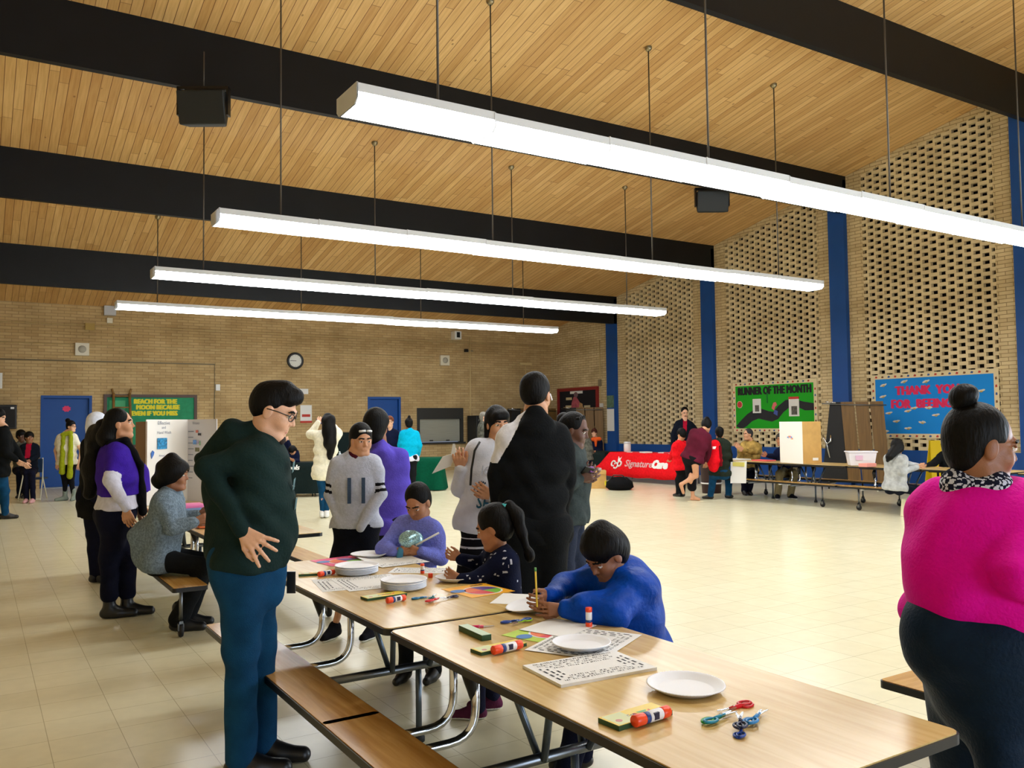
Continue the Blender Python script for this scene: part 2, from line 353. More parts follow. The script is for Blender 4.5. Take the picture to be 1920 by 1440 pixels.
for (x, z, w, h, nm, lb, cat, mt) in [(.885-.42, 1.87, .85, .62, 'wall_speaker', 'black square speaker on end wall left of the blue door', 'speaker', M_black)]:
    o = thing(nm, lb, cat, (x, YF, z)); MB().box((-.42, -.25, -.31), (.42, 0, .31)).build('cabinet', mt, o, bevel=.02)
    MB().box((-.38, -.26, -.27), (.38, -.25, .27)).build('grille', mat('black_grille', (22, 22, 24), .8), o)
    MB().box((.28, -.27, .2), (.36, -.26, .25)).build('badge', M_white, o)
def pa_speaker(x, z, lb, s=.17):
    o = thing('wall_speaker', lb, 'speaker', (x, YF, z))
    MB().box((-s, -.1, -s), (s, 0, s)).build('housing', mat('ivory_plastic', (222, 216, 196), .5), o, bevel=.01)
    MB().lathe([(0, 0), (s*.58, 0), (s*.58, .012), (0, .012)], n=24, M=Matrix.Rotation(radians(90), 4, 'X')).build('grille', mat('grille_grey', (176, 172, 158), .7), o, loc=(0, -.1, 0))
pa_speaker(2.38, 3.67, 'square ivory speaker on end wall above the left blue door')
pa_speaker(13.32, 3.69, 'square ivory speaker on end wall right of the clock')
o = thing('wall_projector', 'small white projector box hung high on end wall right of the lights', 'projector', (13.72, YF, 4.54)); MB().box((-.13, -.3, -.14), (.13, 0, .14)).build('case', M_white, o, bevel=.02); MB().box((-.06, -.31, -.08), (.06, -.3, .1)).build('lens_panel', M_black, o)
o = thing('camera_unit', 'small black security camera on end wall near the top', 'camera', (14.15, YF, 4.05)); MB().box((-.05, -.12, -.05), (.05, 0, .05)).build('case', M_black, o)
MB().box((.05, -.02, -.02), (.3, 0, .02)).build('bracket', M_cond, o)
o = thing('emergency_light', 'grey and white box unit high on the end wall under the ceiling', 'light fixture', (3.06, YF, 4.75)); MB().box((-.16, -.12, -.13), (.14, 0, .13)).build('case', mat('pale_grey', (188, 190, 196), .5), o, bevel=.01)
MB().box((-.08, -.08, -.34), (.06, 0, -.2)).build('sensor', mat('ivory_plastic', (222, 216, 196), .5), o)
tag(MB().box((2.45, YF-.07, 4.2), (2.68, YF, 4.38)).build('junction_box', mat('ochre_box', (178, 150, 78), .6)), 'ochre junction box on the upper left conduit', 'box')
tag(MB().box((5.86, YF-.05, 2.6), (5.98, YF, 2.78)).build('light_switch', M_white), 'small white switch beside the vertical grey conduit', 'switch')
tag(MB().box((.44, YF-.04, 2.6), (.56, YF, 3.0)).build('wall_thermostat', M_white), 'white panel at the left edge of the end wall', 'switch box')
tag(MB().box((XR-.06, 22.38, 2.75), (XR-.02, 22.52, 2.98)).build('grey_box', M_cond), 'grey box on the conduit right of the red framed board', 'box')
tag(MB().box((XR-.06, 22.30, 2.02), (XR-.02, 22.46, 2.18)).build('white_switch', M_white), 'white switch at the foot of the conduit by the blue column', 'switch')
# clock
o = thing('wall_clock', 'round black rimmed clock on the end wall', 'clock', (8.21, YF, 3.53)); RX = Matrix.Rotation(radians(90), 4, 'X')
MB().lathe([(.19, 0), (.255, 0), (.26, .03), (.245, .06), (.205, .06), (.19, .04)], n=40, M=RX).build('rim', M_black, o)
MB().lathe([(0, .03), (.2, .03)], n=40, M=RX).build('face', mat('clock_face', (225, 225, 218), .5), o)
h = MB(); h.add([(-.15, -.036, -.004), (.03, -.036, -.007), (.03, -.036, .007), (-.15, -.036, .012)], [(0, 1, 2, 3)]).add([(-.1, -.038, .0), (.0, -.038, -.008), (.0, -.038, .008)], [(0, 1, 2)])
for k in range(12):
    a = k*pi/6; h.box((sin(a)*.165-.006, -.036, cos(a)*.165-.006), (sin(a)*.165+.006, -.033, cos(a)*.165+.006))
h.build('hands', M_black, o)
# ---------------------------------------------------------------- suspended lights
M_lens = bpy.data.materials.new('lit_lens'); M_lens.use_nodes = True; _b = M_lens.node_tree.nodes['Principled BSDF']
_b.inputs['Base Color'].default_value = (.9, .9, .9, 1); _b.inputs['Emission Color'].default_value = (.93, .975, 1, 1); _b.inputs['Emission Strength'].default_value = LAMP
M_house = mat('fixture_white', (215, 218, 222), .4)
def light_proto():
    o = thing('hanging_light', '', 'ceiling light')
    Wd, L_ = .21, 1.232
    hp = [(-Wd, .045), (-Wd, .10), (Wd, .10), (Wd, .045)]
    b = MB(); b.box((0, -Wd, .035), (L_, Wd, .105)); b.build('housing', M_house, o)
    lp = [(-Wd+.002, .038), (-Wd+.012, -.01), (-Wd+.05, -.048), (Wd-.05, -.048), (Wd-.012, -.01), (Wd-.002, .038)]
    n = len(lp); vs = [(0.006, y, z) for y, z in lp]+[(L_-.006, y, z) for y, z in lp]
    MB().add(vs, [list(range(n))[::-1], list(range(n, 2*n))]+[(i, (i+1) % n, n+(i+1) % n, n+i) for i in range(n)]).build('lens', M_lens, o)
    return o
LP = light_proto()
def endcap():
    lp = [(-.215, .108), (.215, .108), (.215, -.01), (.165, -.055), (-.165, -.055), (-.215, -.01)]
    n = 6; vs = [(-.012, y, z) for y, z in lp]+[(.0, y, z) for y, z in lp]
    return MB().add(vs, [list(range(n)), list(range(n, 2*n))[::-1]]+[(i, (i+1) % n, n+(i+1) % n, n+i) for i in range(n)])
ords = ['first', 'second', 'third', 'fourth']
cnt = ['leftmost', 'second', 'third', 'fourth', 'middle', 'sixth', 'seventh', 'eighth', 'rightmost']
M_rod = mat('grey_rod', (96, 92, 88), .4, .6)
rnd = random.Random(4)
first = True
for r in range(-1, 4):
    y = 6.26 + r*4.357; nm = {-1: 'row above the camera', 0: 'nearest hanging row', 1: 'second hanging row from the camera', 2: 'third hanging row from the camera', 3: 'farthest hanging row'}[r]
    for k in range(9):
        loc = (2.45+k*1.24, y, 4.1+rnd.uniform(-.008, .008))
        lb = 'white fluorescent light unit, %s in the %s' % (cnt[k], nm)
        if first: o = LP; o.location = loc; o['label'] = lb; o['group'] = 'suspended fluorescent lights'; first = False
        else: o = dup(LP, loc, rnd.uniform(-.002, .002), lb, 'suspended fluorescent lights')
        if k == 0: endcap().build('end_cap', M_house, o)
        if k == 8: endcap().build('end_cap', M_house, o, loc=(1.247, 0, 0))
    for k, x in enumerate((3.25, 6.4, 9.5, 12.6)):
        t = thing('hanging_rod', 'thin grey hanging rod, %s of the %s' % (['first from the left', 'second from the left', 'third from the left', 'last on the right'][k], nm), 'rod', (x, y, 4.2), 0, 'light suspension rods')
        zt_ = roof(y)-4.2
        MB().tube([(0, 0, 0), (0, 0, zt_)], .011, 8).build('rod', M_rod, t)
        MB().lathe([(0, zt_-.07), (.03, zt_-.07), (.06, zt_-.03), (.06, zt_+.02)], n=16).build('canopy', mat('brass_canopy', (150, 138, 108), .35, .8), t)
# hanging loudspeakers
def hang_speaker(c, s, rot, lb, ztop):
    o = thing('hanging_speaker', lb, 'speaker', c, rot)
    b = MB(); b.add([(-s, -.18, .22), (s, -.18, .22), (s, .18, .22), (-s, .18, .22), (-s, -.05, -.24), (s, -.05, -.24), (s*.8, .18, -.2), (-s*.8, .18, -.2)],
        [(0, 3, 2, 1), (4, 5, 6, 7), (0, 1, 5, 4), (1, 2, 6, 5), (2, 3, 7, 6), (3, 0, 4, 7)]); b.build('cabinet', mat('speaker_black', (24, 30, 34), .5), o, bevel=.02)
    MB().box((-s-.03, -.06, -.1), (-s, .06, .32)).box((s, -.06, -.1), (s+.03, .06, .32)).box((-s-.03, -.06, .28), (s+.03, .06, .32)).build('yoke', M_black, o)
    MB().tube([(0, 0, .3), (0, 0, ztop)], .01, 6).build('cable', M_rod, o)
hang_speaker(tuple(at(382, 205, 12.3)), .34, -.55, 'black loudspeaker hanging from the roof at upper left', .85)
hang_speaker(tuple(at(1335, 379, 19.3)), .36, -.55, 'black loudspeaker hanging near the brick screens at right', .5)
# glowing panes added on unseen walls, for daylight inferred from behind right
M_sky = mat('daylight_glow_pane', (200, 220, 255), .1, emit=3)
struct(MB().box((XR-.02, -4.0, .9), (XR, 1.1, 2.3)).build('added_window_1', M_sky))
struct(MB().box((1.5, YB, .3), (6.5, YB+.02, 2.9)).build('added_window_2', M_sky))
wall_pipe('conduit', [(16.6, YF-.02, 3.62), (16.6, YF-.02, 2.4)], .012, M_cond2, 'thin tan conduit dropping from the cream raceway box')
# ================================================================== FURNITURE
M_top = laminate('oak_laminate', (208, 174, 108), (222, 192, 130)); M_bench = laminate('bench_laminate', (178, 130, 62), (204, 158, 86))
M_edge = mat('black_edge', (10, 10, 11), .45); M_legm = mat('blue_grey_steel', (88, 98, 108), .3, .8); M_rub = mat('black_rubber', (16, 16, 17), .7)
def slab(name, x0, y0, x1, y1, z, th, mt, parent, r=.03):
    o = MB().prism(rrect(x0+.006, y0+.006, x1-.006, y1-.006, r), z-th*.5, z).build(name, mt, parent)
    MB().prism(rrect(x0, y0, x1, y1, r+.006), z-th, z-.004).build('edge_band', M_edge, o)
    return o
def bend(p0, p1, p2, r, n=6):     # rounded corner at p1
    p0, p1, p2 = Vector(p0), Vector(p1), Vector(p2); a = (p0-p1).normalized()*r; b = (p2-p1).normalized()*r
    return [p0]+[(p1+a)*(1-t)**2+p1*2*t*(1-t)+(p1+b)*t*t for t in [i/n for i in range(n+1)]]+[p2]
def bench_table(name, label, loc, half=1.93, hw=.41, b0=.455, b1=.70, bz=.43, rz=0, tz=.74, group='folding bench tables'):
    t = thing(name, label, 'table', loc, rz, group)
    for s in (-1, 1):
        ya, yb = (.012, half) if s > 0 else (-half, -.012)
        slab('tabletop', -hw, ya, hw, yb, tz, .03, M_top, t)
        for sx in (-1, 1):
            xa, xb = (b0, b1) if sx > 0 else (-b1, -b0)
            sd = slab('bench_seat', xa, ya-(.07 if s > 0 else 0), xb, yb+(.0 if s > 0 else -.0)+(-.07 if False else 0), bz, .035, M_bench, t, .02)
            xm = (xa+xb)/2
            # end post with caster
            yc = s*(half-.35)
            po = MB().tube([(xm, yc, bz-.03), (xm, yc, .11)], .014).build('post', M_steel, t)
            MB().lathe([(0, -.014), (.045, -.014), (.05, 0), (.045, .014), (0, .014)], (0, 0, 0), 20, M=Matrix.Rotation(radians(90), 4, 'Y')).build('caster_wheel', M_rub, po, loc=(xm, yc, .05))
            MB().box((xm-.02, yc-.02, .05), (xm-.014, yc+.02, .12)).box((xm+.014, yc-.02, .05), (xm+.02, yc+.02, .12)).box((xm-.02, yc-.02, .10), (xm+.02, yc+.02, .12)).build('caster_fork', M_steel, po)
            # chrome arms, bench to top
            for yy in ((.18, .36) if s < 0 else (half*.48, half*.70)):
                y_ = s*yy; xs = sx*.20
                pts = bend((xm, y_, bz-.055), (xs, y_, bz-.055), (xs, y_, tz-.05), .12)
                MB().tube(pts, .017).build('chrome_arm', M_chrome, t)
                if yy in (.36, half*.70):
                    MB().tube([(xs, y_, tz-.04), (xs+sx*.03, y_, tz-.12), (xs, y_+.01, tz-.22)], [.022, .03, .018], 10).build('black_bracket', M_black, t)
        # crossbar and V struts
        yb_ = s*half*.34
        cb = MB().tube([(-b1+.06, yb_, bz-.06), (b1-.06, yb_, bz-.06)], .02, 12).build('crossbar', M_steel, t)
        for sx in (-1, 1):
            for k in (-1, 1):
                MB().tube([(sx*.16, yb_+k*.17, tz-.04), (sx*.10, yb_+k*.02, bz-.06)], .014, 8).build('strut', M_legm, t)
        MB().tube([(0.05, yb_, bz-.05), (.05, yb_, .02)], .016, 8).build('centre_leg', M_legm, t)
        MB().lathe([(0, 0), (.03, 0), (.03, .02), (.018, .05)], (.05, yb_, 0), 16).build('foot_pad', M_rub, t)
        MB().box((-.25, min(s*.05, s*half*.9), tz-.055), (-.215, max(s*.05, s*half*.9), tz-.028)).box((.215, min(s*.05, s*half*.9), tz-.055), (.25, max(s*.05, s*half*.9), tz-.028)).build('underframe', M_black, t)
    return t
bench_table('cafeteria_table', 'long oak bench table in the foreground strewn with paper plates and worksheets', (1.84, 3.245, 0))
bench_table('cafeteria_table', 'oak bench table beyond the foreground one, where the woman in grey cardigan sits', (1.90, 8.40, 0), half=1.96)
bench_table('cafeteria_table', 'oak bench table crosswise at far right edge behind the woman in magenta', (5.40, 1.66, 0), rz=pi/2, half=2.02)
bench_table('cafeteria_table', 'bench table by the brick wall carrying the white display board', (13.42, 11.12, 0), half=1.5, bz=.41)
bench_table('cafeteria_table', 'bench table by the brick wall where the girl in grey hoodie sits', (13.42, 8.2, 0), half=1.38, bz=.41)
bench_table('cafeteria_table', 'bench table by the side wall at far right, beyond the magenta sweater', (13.42, 5.3, 0), half=1.38, bz=.41)

# folded tables standing against the walls
M_ply = laminate('brown_laminate', (104, 76, 36), (124, 92, 46), .5)
def folded_table(name, label, loc, rz, s=1., lean=.11, nt=3, cols=None, top=None):
    t = thing(name, label, 'folded table', loc, rz, 'folded tables against the walls')
    m = M_ply
    H_ = 1.95*s
    for i in range(nt):
        x = i*.3*s; 
        MB().add([(x+.01, -.02, .18), (x+.28*s, -.02, .18), (x+.28*s-lean, -.02, H_), (x-lean+.01, -.02, H_), (x+.01, .02, .18), (x+.28*s, .02, .18), (x+.28*s-lean, .02, H_), (x-lean+.01, .02, H_)],
                 [(0, 3, 2, 1), (4, 5, 6, 7), (0, 1, 5, 4), (1, 2, 6, 5), (2, 3, 7, 6), (3, 0, 4, 7)]).build('folded_leaf', m, t)
    MB().add([(-.55*s, .0, .15), (0, -.0, .15), (-lean, -.0, H_), (-.33*s, 0, H_), (-.55*s, .3, .15), (0, .3, .15), (-lean, .3, H_), (-.33*s, .3, H_)],
             [(0, 3, 2, 1), (4, 5, 6, 7), (0, 1, 5, 4), (1, 2, 6, 5), (2, 3, 7, 6), (3, 0, 4, 7)]).build('folded_frame', mat('matte_black', (12, 12, 14), .6), t)
    MB().tube([(-.5*s, -.04, H_*.62), (-.42*s, -.06, H_*.52), (-.36*s, -.06, H_*.36)], .018).build('chrome_tube', M_chrome, t)
    MB().tube([(-.33*s, -.06, H_*.62), (-.33*s, -.06, H_*.55), (-.42*s, -.06, H_*.52)], .018).build('chrome_tube', M_chrome, t)
    MB().tube([(-.5*s, -.05, H_*.985), (.05, -.05, H_*.965), (nt*.28*s, -.05, H_*.955)], .012).build('top_rail', M_steel, t)
    MB().tube([(-.42*s, -.06, H_+.01), (-.2*s, -.08, H_*.99)], .016).build('chrome_tube', M_chrome, t)
    for x in (-.4*s, nt*.2*s):
        MB().lathe([(0, -.015), (.05, -.015), (.05, .015), (0, .015)], (x, .0, .05), 16, M=Matrix.Rotation(radians(90), 4, 'Y')).build('caster_wheel', M_rub, t)
        MB().tube([(x, .0, .05), (x, 0, .2)], .014).build('caster_stem', M_steel, t)
    return t
rzf = -.5
folded_table('folded_table', 'folded brown lunch table standing on end against the blue column beside the blue board', tuple(onz(1590, 908)*[.93, .93, 0]), -1.0, 1.0)
folded_table('folded_table', 'folded lunch table by the far corner, left one, behind the woman with dark fringe', (15.75, 24.4, 0), 0, 1.05, lean=.02, nt=2)
folded_table('folded_table', 'folded lunch table by the far corner, showing just left of the tall boy', (16.75, 24.6, 0), 0, 1.05, lean=.02, nt=2)
folded_table('folded_table', 'folded lunch table in the far corner below the red framed board', (17.0, 22.9, 0), -.9, 1.05, lean=.02, nt=3)
# black storage cabinet beside the hatch
o = thing('storage_cabinet', 'tall black storage cabinet right of the serving hatch', 'cabinet', (14.15, 24.6, 0))
MB().box((-.05, -.02, .0), (.85, .6, 1.82)).build('body', mat('cabinet_black', (26, 26, 27), .5), o, bevel=.01)
for k in range(2):
    d = MB().box((-.03, -.05, .12+k*.85), (.83, -.02, .93+k*.85)).build('door', mat('cabinet_door', (34, 34, 35), .45), o)
    for z in (.3, .7): MB().box((.0, -.065, .12+k*.85+z-.04), (.05, -.05, .12+k*.85+z+.03)).build('latch', M_steel, d)
# ---------------------------------------------------------------- boards on the walls
def wiggle_border(b, W, H, w, n, mi):
    # scalloped paper border built as little discs along the edge
    k = int(W/n)
    for i in range(k+1):
        for z in (w, H-w): b.prism([(i*n+cos(a)*n*.55, z+sin(a)*n*.55) for a in [j*pi/4 for j in range(8)]], 0, .004, mi)
    k = int(H/n)
    for i in range(k+1):
        for x in (w, W-w): b.prism([(x+cos(a)*n*.55, i*n+sin(a)*n*.55) for a in [j*pi/4 for j in range(8)]], 0, .004, mi)
def side_board(name, label, yl, yr, z0, z1, bg):
    # board lying on the side wall; local x runs to the right in the photo (towards -y), local y is up
    M = frame((XR-.012, yl, z0), (0, -1, 0), (0, 0, 1)); W = yl-yr; Hh = z1-z0
    o = thing(name, label, 'board'); o.matrix_world = M
    MB().box((0, 0, -.02), (W, Hh, .01)).build('backing_paper', bg, o)
    return o, W, Hh
rb = random.Random(2)
M_cream = mat('cream_paper', (226, 210, 170), .8); M_paper = mat('white_paper', (232, 232, 230), .75)
def border(o, W, Hh, cols):
    b = MB()
    for a, c in (((-.05, -.05), (W+.05, .05)), ((-.05, Hh-.05), (W+.05, Hh+.05)), ((-.05, .05), (.05, Hh-.05)), ((W-.05, .05), (W+.05, Hh-.05))): b.box((*a, .0), (*c, .014))
    wiggle_border(b, W, Hh, .05, .09, 0)
    q = b
    for i in range(int(W/.16)):
        for z in (-.0, Hh): x = i*.16+.08; q.prism([(x-.03, z-.02), (x+.02, z-.025), (x+.035, z+.01), (x-.01, z+.025)], .01, .018, 1+i % 3)
    for i in range(int(Hh/.16)):
        for x in (0, W): z = i*.16+.08; q.prism([(x-.02, z-.03), (x+.02, z-.02), (x+.01, z+.03), (x-.02, z+.02)], .01, .018, 1+i % 3)
    q.build('scalloped_border', [M_cream]+cols, o)
BC = [mat('print_red', (190, 60, 50), .8), mat('print_brown', (120, 80, 50), .8), mat('print_blue', (60, 90, 150), .8)]
o, W, Hh = side_board('bulletin_board', 'green bulletin board headed RUNNER OF THE MONTH on the side wall', 16.52, 13.84, 1.29, 2.54, mat('green_paper', (16, 164, 20), .8))
border(o, W, Hh, BC)
text('lettering', 'RUNNER OF THE MONTH', .285, mat('letter_black', (10, 16, 20), .7), o, Matrix.Translation((.14, Hh-.29, .012)), sx=.73, heavy=.028)
M_road = mat('road_grey', (36, 38, 44), .85, var=.1)
rp = [(.05, .13), (.2, .28), (.45, .5), (.7, .64), (.95, .66), (1.2, .58), (1.35, .56), (1.5, .72), (1.75, .9), (2.05, .92), (2.3, .84), (2.63, .78)]
rp2 = [(.25, 0.04), (.42, .12), (.62, .28), (.85, .36), (1.1, .30), (1.3, .26), (1.5, .34), (1.68, .54), (1.9, .70), (2.1, .70), (2.35, .58), (2.63, .58)]
b = MB()
for i in range(len(rp)-1): b.add([(*rp[i], .013), (*rp[i+1], .013), (*rp2[i+1], .013), (*rp2[i], .013)], [(0, 1, 2, 3)])
b.v = [(x, y*.87, z) for x, y, z in b.v]; b.build('paper_road', M_road, o)
MB().prism([(.2+.1*cos(a), .70+.1*sin(a)) for a in [pi/8+j*pi/4 for j in range(8)]], .012, .02).build('sign_rim', mat('pink_white', (235, 190, 180), .8), o)
MB().prism([(.2+.085*cos(a), .70+.085*sin(a)) for a in [pi/8+j*pi/4 for j in range(8)]], .02, .024).build('sign_face', mat('stop_red', (200, 60, 55), .8), o)
for x, z, w_, h_ in ((.66, .46, .28, .38), (1.86, .36, .32, .47)):
    f = MB().box((x, z, .012), (x+w_, z+h_, .02)).build('profile_sheet', M_paper, o)
    MB().box((x+.08, z+.04, .02), (x+w_-.06, z+h_*.55, .023)).build('photo', mat('grey_photo', (90, 88, 84), .7, var=.5, vscale=20), f)
MB().box((1.86, .80, .012), (2.18, .86, .024)).build('red_strip', mat('stop_red', (200, 60, 55), .8), o)
MB().prism([(1.30, .58), (1.38, .52), (1.42, .62), (1.48, .66), (1.44, .74), (1.36, .72)], .013, .022).build('pink_cutout', mat('pink_cut', (214, 110, 110), .8), o)
MB().prism([(1.36, .44), (1.48, .38), (1.5, .50), (1.4, .54)], .013, .022).build('blue_cutout', mat('blue_cut', (70, 90, 170), .8), o)
MB().box((1.14, .72, .012), (1.17, 1.0, .02)).build('green_stem', mat('dark_green_cut', (20, 110, 50), .8), o)
o, W, Hh = side_board('bulletin_board', 'bright blue bulletin board with pink lettering THANK YOU on the side wall', 12.22, 9.40, 1.17, 2.52, mat('azure_paper', (0, 136, 226), .8))
border(o, W, Hh, BC)
M_pink = mat('letter_pink', (220, 30, 90), .7)
text('lettering', 'THANK  YOU', .27, M_pink, o, Matrix.Translation((.56, Hh-.42, .012)), sx=.9, heavy=.024)
text('lettering', 'FOR  BEEING', .27, M_pink, o, Matrix.Translation((.44, Hh-.72, .012)), sx=.93, heavy=.024)
M_beew = mat('paper_wing', (214, 210, 196), .8); M_beey = mat('paper_tan', (190, 160, 90), .8)
for i, (x, z) in enumerate([(.26, 1.16), (.78, 1.22), (2.05, 1.05), (.12, .66), (.24, .9), (.85, .56), (.38, .52), (1.34, .62), (1.5, .46), (.18, .3), (.56, .33), (1.18, .3), (.84, .17), (.28, .1), (2.5, .95), (2.3, .7), (1.3, 1.2), (1.0, .62), (1.75, .2), (2.1, .4), (2.45, .25)]):
    a = rb.uniform(-.5, .5); q = MB()
    def el(cx, cy, rx, ry, z_, mi): q.prism([(x+cx+rx*cos(t)*cos(a)-ry*sin(t)*sin(a), z+cy+rx*cos(t)*sin(a)+ry*sin(t)*cos(a)) for t in [j*pi/5 for j in range(10)]], .012, z_, mi)
    el(-.03, 0, .06, .022, .018, 0); el(.04, .012, .05, .02, .02, 0); el(.01, -.015, .035, .016, .022, 1)
    q.build('paper_cutout', [M_beew, M_beey], o)
# red framed board on the wall beyond the last column
M = frame((XR-.012, 24.85, 1.24), (0, -1, 0), (0, 0, 1)); W, Hh = 2.25, 1.47
o = thing('bulletin_board', 'red framed black bulletin board in the far right corner', 'board'); o.matrix_world = M
MB().box((0, 0, -.02), (W, Hh, .01)).build('backing_paper', mat('black_felt', (16, 16, 24), .9), o)
MB().box((-.05, -.05, -.02), (W+.05, .06, .05)).box((-.05, Hh-.06, -.02), (W+.05, Hh+.05, .05)).box((-.05, .06, -.02), (.06, Hh-.06, .05)).box((W-.06, .06, -.02), (W+.05, Hh-.06, .05)).build('frame', mat('maroon_frame', (140, 34, 36), .5), o)
MB().box((.7, Hh-.16, .01), (1.42, Hh-.07, .02)).build('heading_strip', M_paper, o)
for x, z in ((.45, 1.1), (.42, .82), (1.5, .8), (1.62, .45), (1.75, .1), (1.6, .62)): MB().box((x, z, .01), (x+.34, z+.09, .02)).build('label_strip', mat('tan_strip', (205, 190, 150), .8), o)
MB().prism([(.72, .62), (1.32, .62), (1.24, 1.02), (1.08, 1.18), (.92, 1.2), (.8, 1.0)], .01, .03).build('pink_cutout', mat('dusty_pink', (176, 84, 98), .8, var=.3), o)
MB().prism([(1.04+.11*cos(t), 1.27+.1*sin(t)) for t in [j*pi/5 for j in range(10)]], .01, .03).build('grey_cutout', mat('mauve', (120, 92, 100), .8), o)
MB().prism([(1.2, .62), (1.48, .62), (1.42, .95), (1.26, 1.0)], .02, .034).build('tan_cutout', mat('tan_cut', (190, 150, 100), .8, var=.3), o)
MB().box((.6, .28, .01), (1.4, .6, .03)).build('green_cutout', mat('forest', (36, 74, 56), .8, var=.2), o)
MB().prism([(1.0, .02), (1.75, .02), (1.55, .3), (1.2, .34)], .01, .03).build('yellow_cutout', mat('yellow_cut', (214, 176, 20), .8), o)
for z, h_, c in ((1.62, .4, 'dark'), (1.18, .4, 'l'), (.86, .32, 'l')):
    tag(MB().box((XR-.13, 21.62, z+.4), (XR-.121, 21.98, z+h_+.4)).build('notice_sheet', mat('green_sheet', (90, 118, 100), .7, var=.4) if c == 'dark' else M_paper), {1.62: 'dark green printed notice on the far blue column', 1.18: 'white notice on the far blue column, under the green one', .86: 'lowest white notice on the far blue column'}[z], 'notice')
# green board on the end wall
o = thing('bulletin_board', 'green bulletin board with yellow lettering REACH FOR THE MOON on the end wall', 'board'); o.matrix_world = frame((2.96, YF-.02, 1.05), (1, 0, 0), (0, 0, 1)); W, Hh = 2.34, 1.38
MB().box((0, 0, -.02), (W, Hh, .01)).build('backing_paper', mat('jade_paper', (40, 140, 98), .85, var=.15), o)
MB().box((-.04, -.04, -.02), (W+.04, .04, .05)).box((-.04, Hh-.04, -.02), (W+.04, Hh+.04, .05)).box((-.04, .04, -.02), (.04, Hh-.04, .05)).box((W-.04, .04, -.02), (W+.04, Hh-.04, .05)).build('frame', mat('brown_frame', (70, 42, 26), .5), o)
M_yel = mat('letter_yellow', (226, 214, 40), .7)
for s_, x, z in (('REACH FOR THE', .72, 1.17), ('MOON BECAUSE', .78, 1.01), ('EVEN IF YOU MISS', .66, .84)): text('lettering', s_, .175, M_yel, o, Matrix.Translation((x, z, .012)), sx=.85, heavy=.022)
MB().prism([(.2, .1), (.5, .1), (.5, .5), (.35, .6), (.2, .5)], .01, .03).build('blue_cutout', mat('sky_cut', (130, 190, 215), .8), o)
MB().box((.1, 1.0, .01), (.5, 1.25, .02)).build('green_sheet', mat('leaf_paper', (80, 170, 120), .8), o)
MB().prism([(.48+.08*cos(t)*(1+.4*(i % 2)), .78+.09*sin(t)*(1+.4*(i % 2))) for i, t in enumerate([j*pi/5 for j in range(10)])], .01, .03).build('yellow_star', mat('star_yellow', (232, 190, 40), .8), o)
# ladder leaning on that board
o = thing('wooden_ladder', 'narrow wooden ladder leaning over the green board with its top on the brick', 'ladder', (3.35, YF-.06, 0))
M_wood = mat('aged_wood', (140, 104, 52), .7, var=.2)
for s_ in (-1, 1): MB().tube([(s_*.24, -.5, 0), (s_*.2, -.09, 2.5)], .035, 6).build('rail', M_wood, o); MB().tube([(s_*.2, -.09, 2.46), (s_*.24, -.06, 2.62)], .03, 6).build('rail_hook', M_wood, o)
for k in range(8): y_ = -.5+.41*(.25+k*.31)/2.5; MB().tube([(-.22, y_, .25+k*.31), (.22, y_, .25+k*.31)], .018, 6).build('rung', M_wood, o)
# notices by the clock wall
tag(MB().box((8.24, YF-.012, 2.52), (8.62, YF-.004, 2.68)).build('notice_sheet', M_paper), 'white sheet on end wall below the clock', 'notice')
o = thing('wall_notice', 'white poster with red print on end wall below the clock', 'notice', (8.55, YF, 1.7)); MB().box((-.18, -.012, 0), (.18, -.004, .48)).build('sheet', M_paper, o); MB().box((-.13, -.016, .12), (.13, -.012, .2)).build('red_print', mat('print_red', (190, 60, 50)), o); MB().box((-.18, -.03, -.06), (.18, 0, .0)).build('red_tray', mat('print_red', (190, 60, 50)), o)
# door sign
o = tag(MB().prism([(r_*cos(a), r_*.8*sin(a)) for a, r_ in [(j*pi/8, .11 if j % 2 else .085) for j in range(16)]], 0, .006, M=frame((2.04, YF+.098, 2.08), (1, 0, 0), (0, 0, 1))).build('door_sign', mat('neon_pink', (225, 60, 110), .7)), 'small pink sign stuck on the left blue door', 'sign')
# ---------------------------------------------------------------- draped tables with banners
def draped(name, label, c, u, L_, D_, zt, zb, mt, group=None, flare=.03):
    # c: near left top corner, u: direction to the right along the front, v: away
    u = Vector((u[0], u[1], 0)).normalized(); v = Vector((-u[1], u[0], 0)); t = thing(name, label, 'tablecloth', (c[0], c[1], 0), math.atan2(u[1], u[0]), group)
    per = []
    n = 60
    def ring(z, f):
        r_ = []
        pts = [(0, 0), (L_, 0), (L_, D_), (0, D_)]
        for k in range(4):
            a, b_ = pts[k], pts[(k+1) % 4]; nx, ny = ((0, -1), (1, 0), (0, 1), (-1, 0))[k]
            for i in range(16):
                t_ = i/16; wv = f*(1+.6*sin(t_*22+k*2))
                r_.append((a[0]+(b_[0]-a[0])*t_+nx*wv, a[1]+(b_[1]-a[1])*t_+ny*wv, z))
        return r_
    zs = [zt]+[zt-(zt-zb)*k/6 for k in range(0, 7)]
    vs = []; m = 64
    for i, z in enumerate(zs): vs += ring(z, 0 if i == 0 else .006+flare*(i-1)/6)
    fs = [list(range(m))]+[(i*m+k, i*m+(k+1) % m, (i+1)*m+(k+1) % m, (i+1)*m+k) for i in range(len(zs)-1) for k in range(m)]
    MB().add(vs, fs, 0, True).build('cloth', mt, t)
    MB().box((.02, .02, zt-.035), (L_-.02, D_-.02, zt-.004)).build('table_board', M_white, t)
    for x in (.15, L_-.15):
        for y in (.1, D_-.1): MB().tube([(x, y, 0), (x, y, zt-.03)], .014, 8).build('leg', M_steel, t)
    return t
